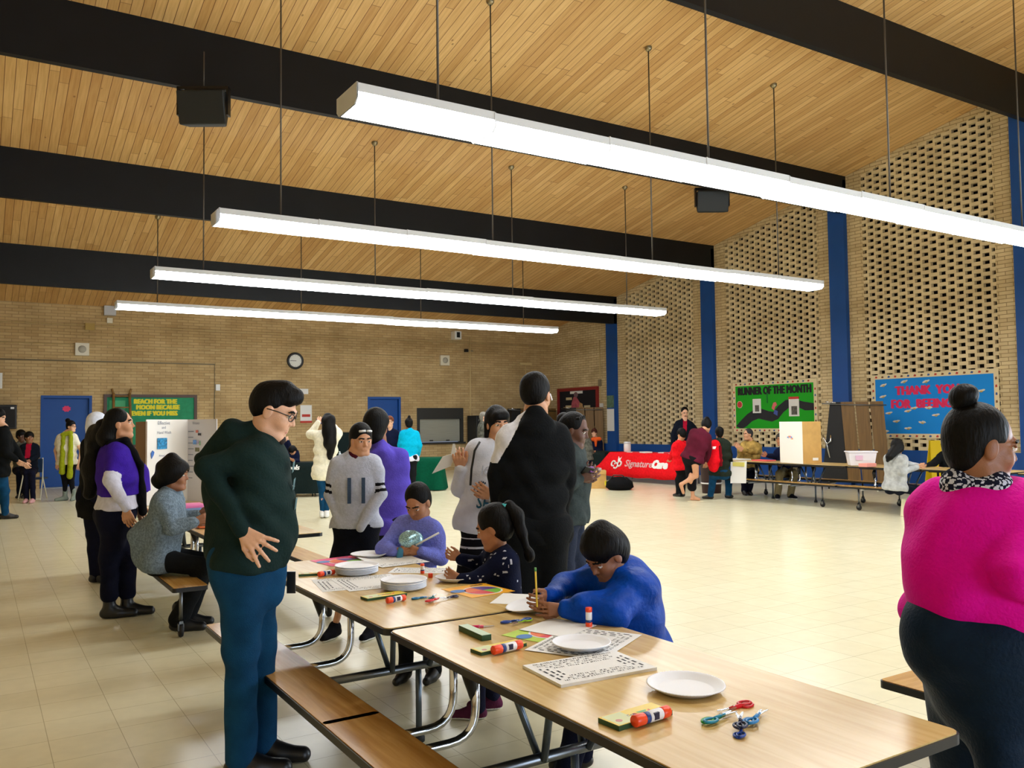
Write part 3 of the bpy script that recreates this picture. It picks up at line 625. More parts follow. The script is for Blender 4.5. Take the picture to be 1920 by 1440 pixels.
M_bcl = cloth('black_tablecloth', (18, 30, 30), rough=.85); M_rcl = cloth('red_tablecloth', (232, 20, 30), rough=.8); M_gcl = cloth('green_tablecloth', (0, 76, 52), rough=.85)
M_wtx = mat('white_print', (235, 235, 232), .7); M_gtx = mat('grey_print', (222, 170, 170), .7)
fw_ = Vector((FWD[0], FWD[1], 0)).normalized(); rt_ = Vector((cos(YAW), -sin(YAW), 0))
dvm = (rt_*.985+fw_*.12)
c = onz(420, 935, 0)
T1 = draped('black_tablecloth', 'black draped table with white school clinic lettering behind the man in green hoodie', c, dvm, 2.02, .75, .745, .07, M_bcl)
for s_, x, z, sz, sh, bo, sx_ in (('For Schools', 1.60, .60, .155, .25, 0, .95), ('Clinic', 1.24, .44, .15, .25, 0, .9), ('MEMORIAL', 1.50, .235, .23, 0, 0, 1.0), ('HERMANN', 1.50, .085, .23, 0, 0, 1.0)):
    text('lettering', s_, sz, M_wtx, T1, frame((x, -.045, z), (1, 0, 0), (0, 0, 1)), bold=bo, shear=sh, sx=sx_, align='RIGHT', heavy=.008)
# a second grey topped table further behind
c = onz(560, 922, 0); c2 = Vector(tuple(c))+fw_*1.9
draped('black_tablecloth', 'black draped table with pale top behind the woman photographing', c2, dvm, 2.1, .8, .74, .1, cloth('grey_tablecloth', (150, 148, 138)))
o = tag(MB().box((0, 0, 0), (1.9, .06, .62)).build('folding_screen', M_bcl), 'low black display panel standing on the pale table under the wall notices', 'panel'); o.location = c2+fw_*.7+Vector((0, 0, .745)); o.rotation_euler = (0, 0, math.atan2(dvm[1], dvm[0]))
c = onz(724, 921, 0)
draped('green_tablecloth', 'dark green draped table beside the person in turquoise hoodie', c, rt_, 1.28, .8, .76, .02, M_gcl, flare=.08)
# long black cloth and red cloth by the side wall
c = onz(1085, 906, 0)+np.array([.5, .75, 0])
dv2 = Vector((.12, -1, 0)).normalized()
T2 = draped('black_tablecloth', 'black draped table with blue picture banner left of the red table', (14.35, 20.9), (.03, -1), 2.7, .75, .74, .18, M_bcl)
q = MB()
q.prism([(.9+.0, .30), (1.25, .26), (1.75, .30), (1.95, .40), (2.05, .62), (1.6, .66), (1.2, .62), (.95, .5)], .0, .006, 0, M=frame((0, -.05, 0), (1, 0, 0), (0, 0, 1)))
q.build('blue_banner_print', mat('banner_blue', (0, 130, 205), .6, var=.4, vscale=3), T2)
MB().prism([(1.05, .26), (1.5, .28), (1.6, .36), (1.35, .44), (1.1, .38)], .006, .012, 0, M=frame((0, -.05, 0), (1, 0, 0), (0, 0, 1))).build('hand_print', mat('hand_skin', (214, 160, 130), .6), T2)
MB().box((2.2, -.052, .22), (2.55, -.046, .25)).build('white_line', M_wtx, T2)
# red cloth: hangs obliquely over the front
T3 = thing('red_tablecloth', 'bright red draped table with white SignatureCare lettering', 'tablecloth', (14.5, 18.05, 0), math.atan2(-1, .03), None)
L_, D_ = 2.75, .75
n = 24; vs = []
rows = [(D_, .745, 0), (0, .75, 0), (-.02, .74, .0), (-.10, .58, .02), (-.16, .42, .04), (-.22, .33, .06), (-.20, .22, .04), (-.18, .12, .02)]
for j, (y, z, sk) in enumerate(rows):
    for i in range(n+1):
        x = L_*i/n; xs = x-(.35 if j > 2 else 0)*(1-i/n)*(min(j, 5)-2)/3*(1 if j < 6 else .7)-sk*.5*(1-i/n)
        vs.append((xs, y+.012*sin(i*1.7+j)*(j > 2), z+.012*sin(i*.9)*(j > 4)))
fs = [(j*(n+1)+i, j*(n+1)+i+1, (j+1)*(n+1)+i+1, (j+1)*(n+1)+i) for j in range(len(rows)-1) for i in range(n)]
ro = MB().add(vs, fs, 0, True).build('cloth', M_rcl, T3); sm = ro.modifiers.new('s', 'SOLIDIFY'); sm.thickness = .006
MB().box((.02, .02, .70), (L_-.02, D_-.02, .735)).build('table_board', M_white, T3)
for x in (.15, L_-.15): 
    for y in (.1, D_-.1): MB().tube([(x, y, 0), (x, y, .70)], .014, 8).build('leg', M_steel, T3)
tl = frame((.0, -.235, .36), (1, 0, 0), (0, .32, 1))
text('lettering', 'Signature', .26, M_gtx, T3, frame((.78, -.185, .40), (1, 0, 0), (0, .45, 1)), bold=.004, sx=1.06, depth=.004)
text('lettering', 'Care', .28, M_wtx, T3, frame((1.80, -.185, .40), (1, 0, 0), (0, .45, 1)), bold=.014, sx=.95, depth=.004, heavy=.016)
q = MB(); F3 = frame((.45, -.185, .40), (1, 0, 0), (0, .45, 1))
for ctr, r_, a0, a1 in (((-.12, .06), .07, .5, 5.2), ((.0, .0), .075, -2.4, 2.6), ((.12, .06), .07, -2., 3.)):
    pts = [F3 @ Vector((ctr[0]+r_*cos(a0+(a1-a0)*k/12), ctr[1]+r_*sin(a0+(a1-a0)*k/12), .01)) for k in range(13)]
    q.tube(pts, .022, 6)
q.build('logo_swirl', M_wtx, T3)
MB().prism([(.02, .14), (.10, .14), (.12, .26), (.07, .2), (.0, .27)], 0, .01, 0, M=F3).build('logo_crown', M_wtx, T3)
rl = random.Random(8)
for i in range(7):
    o = tag(MB().box((-.11, -.14, 0), (.11, .14, .012+.01*(i % 3))).build('leaflet_stack', [M_paper, mat('leaflet_red', (205, 60, 70), .6)][i % 2]), ['white leaflets on the red table, first from the jar', 'red leaflets on the red table, nearest the jar', 'white leaflets on the red table, second from the jar', 'red leaflets at middle of the red table', 'white leaflets at middle of the red table', 'red leaflets on the red table near the child', 'white leaflets on the red table nearest the child'][i], 'leaflets', 'leaflets on the red table')
    o.location = (14.72+rl.uniform(-.1, .2), 17.3-i*.27, .752); o.rotation_euler = (0, 0, rl.uniform(-.4, .4))
o = thing('plastic_jar', 'white plastic jar with pale label standing on the red table', 'jar', (14.75, 17.62, .752))
MB().lathe([(0, 0), (.085, 0), (.095, .02), (.095, .2), (.085, .225), (0, .225)], n=24).build('body', mat('jar_white', (222, 214, 210), .3), o)
MB().lathe([(.09, .22), (.095, .225), (.095, .265), (.08, .275), (0, .275)], n=24).build('lid', mat('jar_lid', (200, 202, 206), .4), o)
o = thing('cardboard_box', 'open tan cardboard box on the floor under the black draped table', 'box', tuple(onz(1116, 915)), -.6)
M_card = mat('cardboard', (202, 160, 92), .8, var=.08)
MB().box((-.25, -.2, 0), (.25, .2, .42)).build('box_body', M_card, o)
MB().box((-.25, -.24, .34), (.25, -.205, .42)).build('front_flap', M_card, o); MB().box((-.23, -.1, .42), (.15, .12, .47)).build('box_contents', mat('sheet_grey', (170, 170, 172), .7), o)
o = thing('duffel_bag', 'black bag lying on the floor right of the cardboard box', 'bag', tuple(onz(1162, 918)), -.9)
b = MB(); prof = [(0, 0), (.2, 0), (.27, .06), (.25, .18), (.14, .28), (0, .3)]
b.lathe([(r*1.2, z) for r, z in prof], n=20); b.build('bag_body', cloth('bag_black', (14, 14, 16)), o); MB().tube([(-.2, -.1, .22), (-.1, -.16, .34), (.1, -.16, .34), (.2, -.1, .22)], .014, 6).build('strap', M_black, o)
MB().box((-.33, -.1, .1), (-.3, .0, .2)).build('yellow_tag', mat('tag_yellow', (225, 205, 30), .6), o)
# cardboard tri-fold on the wall row
def board_panel(parent, name, p0, p1, z0, z1, mt, th=.008):
    p0 = Vector((p0[0], p0[1], 0)); p1 = Vector((p1[0], p1[1], 0)); u = (p1-p0); n_ = Vector((-u.y, u.x, 0)).normalized()*th
    return MB().add([p0+Vector((0, 0, z0)), p1+Vector((0, 0, z0)), p1+n_+Vector((0, 0, z0)), p0+n_+Vector((0, 0, z0)), p0+Vector((0, 0, z1)), p1+Vector((0, 0, z1)), p1+n_+Vector((0, 0, z1)), p0+n_+Vector((0, 0, z1))],
                    [(0, 3, 2, 1), (4, 5, 6, 7), (0, 1, 5, 4), (1, 2, 6, 5), (2, 3, 7, 6), (3, 0, 4, 7)]).build(name, mt, parent)
M_brd = mat('board_white', (238, 236, 230), .6)
o = thing('display_board', 'folded display board, white front and tan cardboard side, on the wall-side table', 'display board', (0, 0, 0))
a_ = onz(1463, 867, .745); b_ = onz(1506, 870, .745); c_ = onz(1541, 869, .745)
board_panel(o, 'white_panel', a_, b_, .745, 1.53, M_brd); board_panel(o, 'cardboard_panel', b_, c_, .745, 1.53, M_card)
u_ = Vector(b_-a_).normalized(); MM = frame(tuple(Vector(a_)+u_*.2+Vector((0, 0, .42))), tuple(u_), (0, 0, 1))
q = MB()
for k in range(5):
    a0 = .2+k*.55; q.prism([(.13+.03*cos(a0), .03+.03*sin(a0)), (.13+.1*cos(a0-.2), .03+.07*sin(a0-.2)), (.13+.1*cos(a0+.25), .03+.07*sin(a0+.25))], .004, .008, k % 3, M=MM)
q.build('colour_logo', [mat('logo_or', (240, 160, 110), .6), mat('logo_bl', (120, 150, 220), .6), mat('logo_pk', (225, 130, 150), .6)], o)
u2 = Vector(c_-b_).normalized()
MB().box((.2, .06, .01), (.32, .11, .014)).build('white_sticker', M_paper, o).matrix_local = frame(tuple(Vector(b_)), tuple(u2), (0, 0, 1))
o['label'] = 'folded display board, white front and tan cardboard side, on the wall-side table'
# plastic tub
o = thing('storage_tub', 'white plastic storage tub with lid on the table before the folded lunch table', 'tub', tuple(onz(1624, 873, .745)+np.array([0, .1, 0])), -.75)
M_tub = mat('tub_plastic', (222, 222, 232), .35)
MB().add([(-.2, -.13, 0), (.2, -.13, 0), (.2, .13, 0), (-.2, .13, 0), (-.235, -.16, .23), (.235, -.16, .23), (.235, .16, .23), (-.235, .16, .23)], [(0, 3, 2, 1), (4, 5, 6, 7), (0, 1, 5, 4), (1, 2, 6, 5), (2, 3, 7, 6), (3, 0, 4, 7)]).build('tub_body', M_tub, o, bevel=.01)
MB().box((-.25, -.175, .23), (.25, .175, .255)).build('tub_lid', M_tub, o, bevel=.008); MB().box((-.12, -.162, .1), (0, -.15, .18)).build('tub_label', mat('label_lilac', (214, 180, 206), .6), o)
tag(MB().box((0, 0, 0), (.26, .17, .06)).build('pink_box', mat('salmon_box', (226, 150, 140), .6), None, .005, tuple(onz(1626, 876, .745))), 'flat salmon pink box in front of the white tub', 'box')
o = thing('gift_bag', 'white paper hanging over the edge of the wall-side table by the boy', 'paper', tuple(onz(1372, 866, .745)))
MB().add([(-.02, .0, .0), (.0, -.38, .03), (-.03, -.38, -.40), (-.05, .0, -.42), (-.02, .01, .0), (.01, -.38, .03), (-.02, -.38, -.40), (-.04, .01, -.42)], [(0, 1, 2, 3), (4, 5, 6, 7), (0, 1, 5, 4), (2, 3, 7, 6), (1, 2, 6, 5), (0, 3, 7, 4)]).build('sheet', M_paper, o)
MB().box((-.03, -.34, -.08), (.0, -.05, -.0)).build('yellow_tape', mat('pale_yellow', (214, 206, 110), .6), o)
for i, (px, py, wx, col, lb) in enumerate([(1385, 862, .3, (220, 222, 218), 'white papers before the man in tan jacket'), (1402, 859, .28, (200, 206, 190), 'grey green booklet before the man in tan jacket'), (1432, 864, .26, (224, 90, 90), 'red and white flyers on the wall-side table')]):
    tag(MB().box((-wx/2, -.2, 0), (wx/2, .2, .02)).build('papers', mat('pp%d' % i, col, .7), None, 0, tuple(onz(px, py, .745))), lb, 'papers')
# yellow wet floor sign + pail leg behind the girl
o = thing('wet_floor_sign', 'yellow folding floor sign by the dado behind the girl in grey hoodie', 'floor sign', (16.9, 10.3, 0), -.6)
M_ysg = mat('sign_yellow', (226, 196, 0), .5)
for s_ in (-1, 1): MB().add([(-.16, s_*.2, 0), (.16, s_*.2, 0), (.1, s_*.02, 1.1), (-.1, s_*.02, 1.1), (-.16, s_*.2+.02, 0), (.16, s_*.2+.02, 0), (.1, s_*.02+.02, 1.1), (-.1, s_*.02+.02, 1.1)], [(0, 3, 2, 1), (4, 5, 6, 7), (0, 1, 5, 4), (1, 2, 6, 5), (2, 3, 7, 6), (3, 0, 4, 7)]).build('panel', M_ysg, o)
o = thing('mop_bucket', 'yellow mop bucket on the floor under the bench of the girl in grey hoodie', 'bucket', (14.6, 9.1, 0), .3)
MB().add([(-.15, -.12, .06), (.15, -.12, .06), (.15, .12, .06), (-.15, .12, .06), (-.19, -.15, .36), (.19, -.15, .36), (.19, .15, .36), (-.19, .15, .36)], [(0, 3, 2, 1), (0, 1, 5, 4), (1, 2, 6, 5), (2, 3, 7, 6), (3, 0, 4, 7)]).build('bucket_body', M_ysg, o)
for s_ in (-1, 1): MB().box((s_*.12-.02, -.14, 0), (s_*.12+.02, -.1, .06)).build('wheel', M_rub, o)
o = tag(MB().add([(-.1, -.05, 0), (.1, -.05, 0), (.1, .05, 0), (-.1, .05, 0), (-.07, -.04, .28), (.07, -.04, .28), (.07, .04, .28), (-.07, .04, .28)], [(0, 3, 2, 1), (4, 5, 6, 7), (0, 1, 5, 4), (1, 2, 6, 5), (2, 3, 7, 6), (3, 0, 4, 7)]).build('easel_foot', mat('cream_plastic', (222, 216, 180), .5), None, .01, tuple(onz(1700, 968))), 'cream plastic stand on the floor beside the yellow bucket', 'stand')
# trifold poster behind the seated woman, standing on the second table
o = thing('poster_board', 'tall white tri-fold poster board standing behind the woman in grey cardigan', 'display board', (0, 0, 0))
a_ = at(254, 860, 9.6); b_ = at(274, 860, 9.0); c_ = at(352, 860, 9.6); d_ = at(406, 860, 9.3)
zb, zt2 = .742, 1.655
board_panel(o, 'cardboard_wing', a_, b_, zb, zt2-.02, mat('kraft', (132, 102, 74), .85)); P1 = board_panel(o, 'middle_panel', b_, c_, zb, zt2, M_brd); P2 = board_panel(o, 'right_wing', c_, d_, zb, zt2, mat('board_grey', (214, 214, 220), .6))
def panel_frame(p, q_): p = Vector((p[0], p[1], zt2)); q_ = Vector((q_[0], q_[1], zt2)); return frame(tuple(p), tuple(q_-p), (0, 0, 1)), (q_-p).length
F1, L1 = panel_frame(b_, c_); F2, L2 = panel_frame(c_, d_)
M_gray = mat('print_grey', (140, 146, 160), .7)
F1 = F1 @ Matrix.Translation((0, 0, .006)); F2 = F2 @ Matrix.Translation((0, 0, .006))
for s_, x, z, sz in (('Effective', .16, -.055, .055), ('and', .22, -.1, .045), ('Hand Wash', .15, -.155, .045), ('Always!', .18, -.40, .03)): text('lettering', s_, sz, M_gray, o, F1 @ Matrix.Translation((x, z, 0)), depth=.0003)
MB().box((.155, -.32, 0), (.30, -.20, .004)).build('blue_picture', mat('pic_blue', (40, 130, 180), .6, var=.6, vscale=40), o).matrix_local = F1
MB().prism([(.07, -.42), (.1, -.38), (.11, -.35), (.085, -.33), (.06, -.36)], 0, .004).build('blue_drawing', mat('draw_blue', (60, 110, 190), .6), o).matrix_local = F1
MB().box((.38, -.41, 0), (.40, -.39, .004)).build('blue_drawing', mat('draw_blue', (60, 110, 190), .6), o).matrix_local = F1
text('lettering', 'Viruses', .045, M_gray, o, F2 @ Matrix.Translation((.09, -.055, 0)), depth=.0003)
for k in range(9): MB().box((.02, -.14-.065*k, 0), (.02+.10-.01*(k % 3), -.13-.065*k, .003)).build('text_line', M_gray, o).matrix_local = F2
for x, z, w_, h_, c in ((.16, -.15, .04, .03, (210, 120, 100)), (.2, -.18, .05, .025, (40, 40, 50)), (.11, -.28, .06, .05, (110, 160, 225)), (.18, -.27, .03, .03, (170, 160, 190)), (.23, -.29, .012, .05, (110, 180, 130)), (.15, -.36, .07, .045, (120, 120, 90))):
    MB().box((x, z, 0), (x+w_, z+h_, .004)).build('small_picture', mat('pic%d' % int(x*100+abs(z)*1000), c, .6, var=.3, vscale=50), o).matrix_local = F2
# supplies on table two
tag(MB().box((-.16, -.1, 0), (.16, .1, .07)).build('blue_tray', mat('tray_blue', (20, 90, 150), .5), None, .01, tuple(at(380, 955, 7.9)*[1, 1, 0]+np.array([0, 0, .745]))), 'blue plastic tray on the second table by the woman in grey cardigan', 'tray')
tag(MB().box((-.1, -.08, 0), (.1, .08, .1)).build('pink_basket', mat('basket_pink', (232, 120, 170), .5), None, .02, tuple(at(360, 948, 8.1)*[1, 1, 0]+np.array([0, 0, .745]))), 'small pink basket on the second table', 'basket')
tag(MB().box((-.08, -.08, 0), (.08, .08, .05)).build('orange_sponge', mat('orange', (240, 130, 80), .7), None, .01, tuple(onz(388, 988, .745))), 'orange pad on the table under the hands of the seated woman', 'pad')
# pump bottle on pale table
o = thing('pump_bottle', 'small clear pump bottle on the black draped table', 'bottle', tuple(Vector((*tuple(c2)[:2], .745))+fw_*.2+rt_*.55))
MB().lathe([(0, 0), (.03, 0), (.032, .08), (.012, .1), (.012, .12), (0, .12)], n=16).build('body', mat('clear_gel', (200, 212, 220), .15), o); MB().box((-.03, -.006, .12), (.01, .006, .13)).build('pump', M_white, o)
# blue folding chair at left
o = thing('folding_chair', 'blue padded folding chair with cream frame at the left edge', 'chair', tuple(onz(58, 938)), -.35)
M_cf = mat('cream_frame', (214, 210, 186), .4); M_cb = mat('chair_navy', (14, 50, 88), .5)
for s_ in (-1, 1):
    MB().tube([(s_*.22, -.12, 0), (s_*.2, .1, .5), (s_*.19, .12, .92)], .013).build('frame_tube', M_cf, o); MB().tube([(s_*.2, .42, 0), (s_*.19, .12, .5)], .013).build('leg', M_cf, o)
MB().box((-.2, .1, .44), (.2, .48, .48)).build('seat', M_cb, o, bevel=.015); MB().box((-.2, .09, .60), (.2, .13, .90)).build('backrest', M_cb, o, bevel=.015)
MB().tube([(-.22, -.12, .03), (.22, -.12, .03)], .012).build('stretcher', M_cf, o)
# maroon bin beside barefoot person
o = thing('waste_bin', 'dark maroon waste bin behind the person in maroon sweater', 'bin', tuple(onz(1325, 926)+np.array([.25, .1, 0])))
MB().lathe([(0, 0), (.2, 0), (.24, .62), (.26, .64), (.26, .7), (0, .72)], n=20).build('bin_body', mat('bin_maroon', (52, 16, 20), .5), o)
MB().lathe([(.205, .2), (.225, .2), (.23, .23), (.21, .23)], n=20).build('bin_band', M_paper, o)
# ================================================================== PEOPLE: distance-field bodies
def nrm(v): v = np.asarray(v, float); return v/max(1e-9, np.linalg.norm(v))
def seg_d(P, a, b, ra, rb):
    ba = b-a; h = np.clip(((P-a)@ba)/max(1e-9, ba@ba), 0, 1)
    return np.sqrt(((P-a-h[..., None]*ba)**2).sum(-1))-(ra+(rb-ra)*h)
def ell_d(P, c, r, M):
    q = (P-c)@M; k0 = np.sqrt(((q/r)**2).sum(-1)); k1 = np.sqrt(((q/(r*r))**2).sum(-1))+1e-9
    return k0*(k0-1)/k1
class Shape:
    def __init__(s): s.p = []
    def cone(s, a, b, ra, rb=None, k=.02, t=0, op='+'):
        s.p.append(('c', np.asarray(a, float), np.asarray(b, float), ra, ra if rb is None else rb, k, t, op)); return s
    def ell(s, c, r, M=None, k=.02, t=0, op='+'):
        s.p.append(('e', np.asarray(c, float), np.asarray(r, float), np.eye(3) if M is None else np.asarray(M, float), 0, k, t, op)); return s
    def cut(s, pt, n, k=.004): s.p.append(('h', np.asarray(pt, float), nrm(n), 0, 0, k, 0, 'h')); return s
    def bounds(s):
        lo = np.full(3, 1e9); hi = -lo
        for q in s.p:
            if q[7] != '+': continue
            if q[0] == 'c':
                r = max(q[3], q[4]); lo = np.minimum(lo, np.minimum(q[1], q[2])-r); hi = np.maximum(hi, np.maximum(q[1], q[2])+r)
            else: r = q[2].max(); lo = np.minimum(lo, q[1]-r); hi = np.maximum(hi, q[1]+r)
        return lo-.02, hi+.02
    def mesh(s, res, box=None, fold=0, seed=0):
        lo, hi = s.bounds()
        if box is not None: lo = np.maximum(lo, box[0]); hi = np.minimum(hi, box[1])
        if (hi <= lo).any(): return None
        n = np.maximum(3, np.ceil((hi-lo)/res).astype(int)+1)
        ax = [lo[i]+np.arange(n[i])*res for i in range(3)]
        D = np.full(n, .3, np.float64); T = np.zeros(n, np.int8)
        for q in s.p:
            if q[7] == 'h':
                G = (ax[0][:, None, None]-q[1][0])*q[2][0]+(ax[1][None, :, None]-q[1][1])*q[2][1]+(ax[2][None, None, :]-q[1][2])*q[2][2]
                D = np.maximum(D, G); continue
            mg = q[5]+res*2.5+.012
            if q[0] == 'c': r = max(q[3], q[4]); a = np.minimum(q[1], q[2])-r-mg; b = np.maximum(q[1], q[2])+r+mg
            else:
                ex = np.abs(q[3])@q[2]; a = q[1]-ex-mg; b = q[1]+ex+mg
            i0 = np.clip(np.floor((a-lo)/res).astype(int), 0, n); i1 = np.clip(np.ceil((b-lo)/res).astype(int)+1, 0, n)
            if (i1 <= i0).any(): continue
            sl = tuple(slice(i0[i], i1[i]) for i in range(3))
            P = np.stack(np.meshgrid(ax[0][sl[0]], ax[1][sl[1]], ax[2][sl[2]], indexing='ij'), -1)
            d = seg_d(P, q[1], q[2], q[3], q[4]) if q[0] == 'c' else ell_d(P, q[1], q[2], q[3])
            o = D[sl]; k = q[5]
            if q[7] == '+':
                h = np.maximum(k-np.abs(o-d), 0)/k; T[sl] = np.where(d < o, q[6], T[sl]); D[sl] = np.minimum(o, d)-h*h*k*.25
            else:
                h = np.maximum(k-np.abs(o+d), 0)/k; D[sl] = np.maximum(o, -d)+h*h*k*.25
        if fold:
            X, Y, Z = np.meshgrid(*ax, indexing='ij'); a = seed*1.7
            w1 = X*9+2.2*np.sin(Y*7+Z*5+a); w2 = Z*17+Y*6+2.5*np.sin(X*8+a*2)+1.6*np.sin(Y*11-Z*4+a)
            D = D+fold*(np.sin(w2)*np.sin(w1+1.3)+.5*np.sin(w2*1.9+w1))
            del X, Y, Z
        return nets(D, T, lo, res)
def nets(D, T, lo, res):
    S = D < 0; n = D.shape
    c = sum(S[i:n[0]-1+i, j:n[1]-1+j, k:n[2]-1+k].astype(np.int8) for i in (0, 1) for j in (0, 1) for k in (0, 1))
    act = (c > 0) & (c < 8); idx = np.argwhere(act)
    if len(idx) == 0: return None
    vid = np.full(act.shape, -1, np.int64); vid[act] = np.arange(len(idx))
    sm = np.zeros((len(idx), 3)); ct = np.zeros(len(idx)); I, J, K = idx.T
    cor = [(i, j, k) for i in (0, 1) for j in (0, 1) for k in (0, 1)]
    for a in cor:
        for ax in range(3):
            if a[ax]: continue
            b = list(a); b[ax] = 1
            da = D[I+a[0], J+a[1], K+a[2]]; db = D[I+b[0], J+b[1], K+b[2]]
            m = (da < 0) != (db < 0); t = np.where(m, da/(da-db+1e-12), 0)
            p = np.tile(np.array(a, float), (len(idx), 1)); p[:, ax] += t
            sm += p*m[:, None]; ct += m
    V = lo+(idx+sm/ct[:, None])*res
    F = []; FT = []
    for ax in range(3):
        u, v = [(1, 2), (2, 0), (0, 1)][ax]
        sl0 = [slice(None)]*3; sl1 = [slice(None)]*3; sl0[ax] = slice(0, -1); sl1[ax] = slice(1, None)
        for q in (u, v): sl0[q] = slice(1, -1); sl1[q] = slice(1, -1)
        A = S[tuple(sl0)]; B = S[tuple(sl1)]; ch = np.argwhere(A != B)
        if len(ch) == 0: continue
        fl = A[tuple(ch.T)]
        o = ch.copy(); o[:, u] += 1; o[:, v] += 1
        def vv(du, dv):
            q = o.copy(); q[:, u] -= du; q[:, v] -= dv; return vid[tuple(q.T)]
        f = np.stack([vv(1, 1), vv(0, 1), vv(0, 0), vv(1, 0)], 1); f[~fl] = f[~fl][:, ::-1]
        F.append(f); FT.append(T[tuple(o.T)])
    return V, np.concatenate(F), np.concatenate(FT)
def to_obj(name, chunks, mats, parent=None, paint=None, origin=None):
    vs = []; fs = []; ts = []; n = 0
    for c in chunks:
        if c is None: continue
        vs.append(c[0]); fs.append(c[1]+n); ts.append(c[2]); n += len(c[0])
    if not vs: return None
    V = np.concatenate(vs); F = np.concatenate(fs); T = np.concatenate(ts).astype(np.int32)
    if origin is not None: V = V-origin
    if paint is not None: T = paint(V[F].mean(1)+(0 if origin is None else origin), T).astype(np.int32)
    me = bpy.data.meshes.new(name); me.vertices.add(len(V)); me.vertices.foreach_set('co', V.ravel())
    me.loops.add(F.size); me.loops.foreach_set('vertex_index', F.ravel().astype(np.int32))
    me.polygons.add(len(F)); me.polygons.foreach_set('loop_start', np.arange(len(F), dtype=np.int32)*4)
    try: me.polygons.foreach_set('loop_total', np.full(len(F), 4, np.int32))
    except Exception: pass
    for m in (mats if isinstance(mats, (list, tuple)) else [mats]): me.materials.append(m)
    me.polygons.foreach_set('material_index', np.clip(T, 0, len(me.materials)-1)); me.update(calc_edges=True); me.polygons.foreach_set('use_smooth', np.ones(len(F), bool)); me.validate()
    o = bpy.data.objects.new(name, me); COL.objects.link(o)
    if parent is not None: o.parent = parent
    return o
M_eyew = mat('eye_white', (225, 222, 215), .25); M_iris = mat('iris_dark', (28, 18, 12), .2)
def skin(name, rgb): return mat('skin_'+name, rgb, .5, var=.06, vscale=30, bump=.1, bscale=200)
SK = dict(light=skin('light', (222, 172, 140)), tan=skin('tan', (196, 142, 106)), brown=skin('brown', (142, 92, 62)), dark=skin('dark', (92, 58, 42)), med=skin('medium', (172, 118, 84)))
LIP = dict(light=mat('lip_l', (190, 110, 100), .4), tan=mat('lip_t', (165, 90, 78), .4), brown=mat('lip_b', (120, 62, 52), .4), dark=mat('lip_d', (96, 48, 44), .4), med=mat('lip_m', (150, 80, 68), .4))
def hairm(name, rgb=(5, 4, 4)): return mat('hair_'+name, rgb, .55, bump=.45, bscale=90, stretch=(1, 1, .25), var=.4, vscale=60, spec=.16)
HB = hairm('black')
CR, CF = np.array([cos(YAW), -sin(YAW), 0]), np.array([sin(YAW), cos(YAW), 0]); ZU = np.array([0, 0, 1.])
def face_dir(a, pitch=0):      # a: 0 away from camera, 90 to the right, 180 to the camera, -90 to the left
    a = radians(a); p = radians(pitch); return nrm((CR*sin(a)+CF*cos(a))*cos(p)+ZU*sin(p))
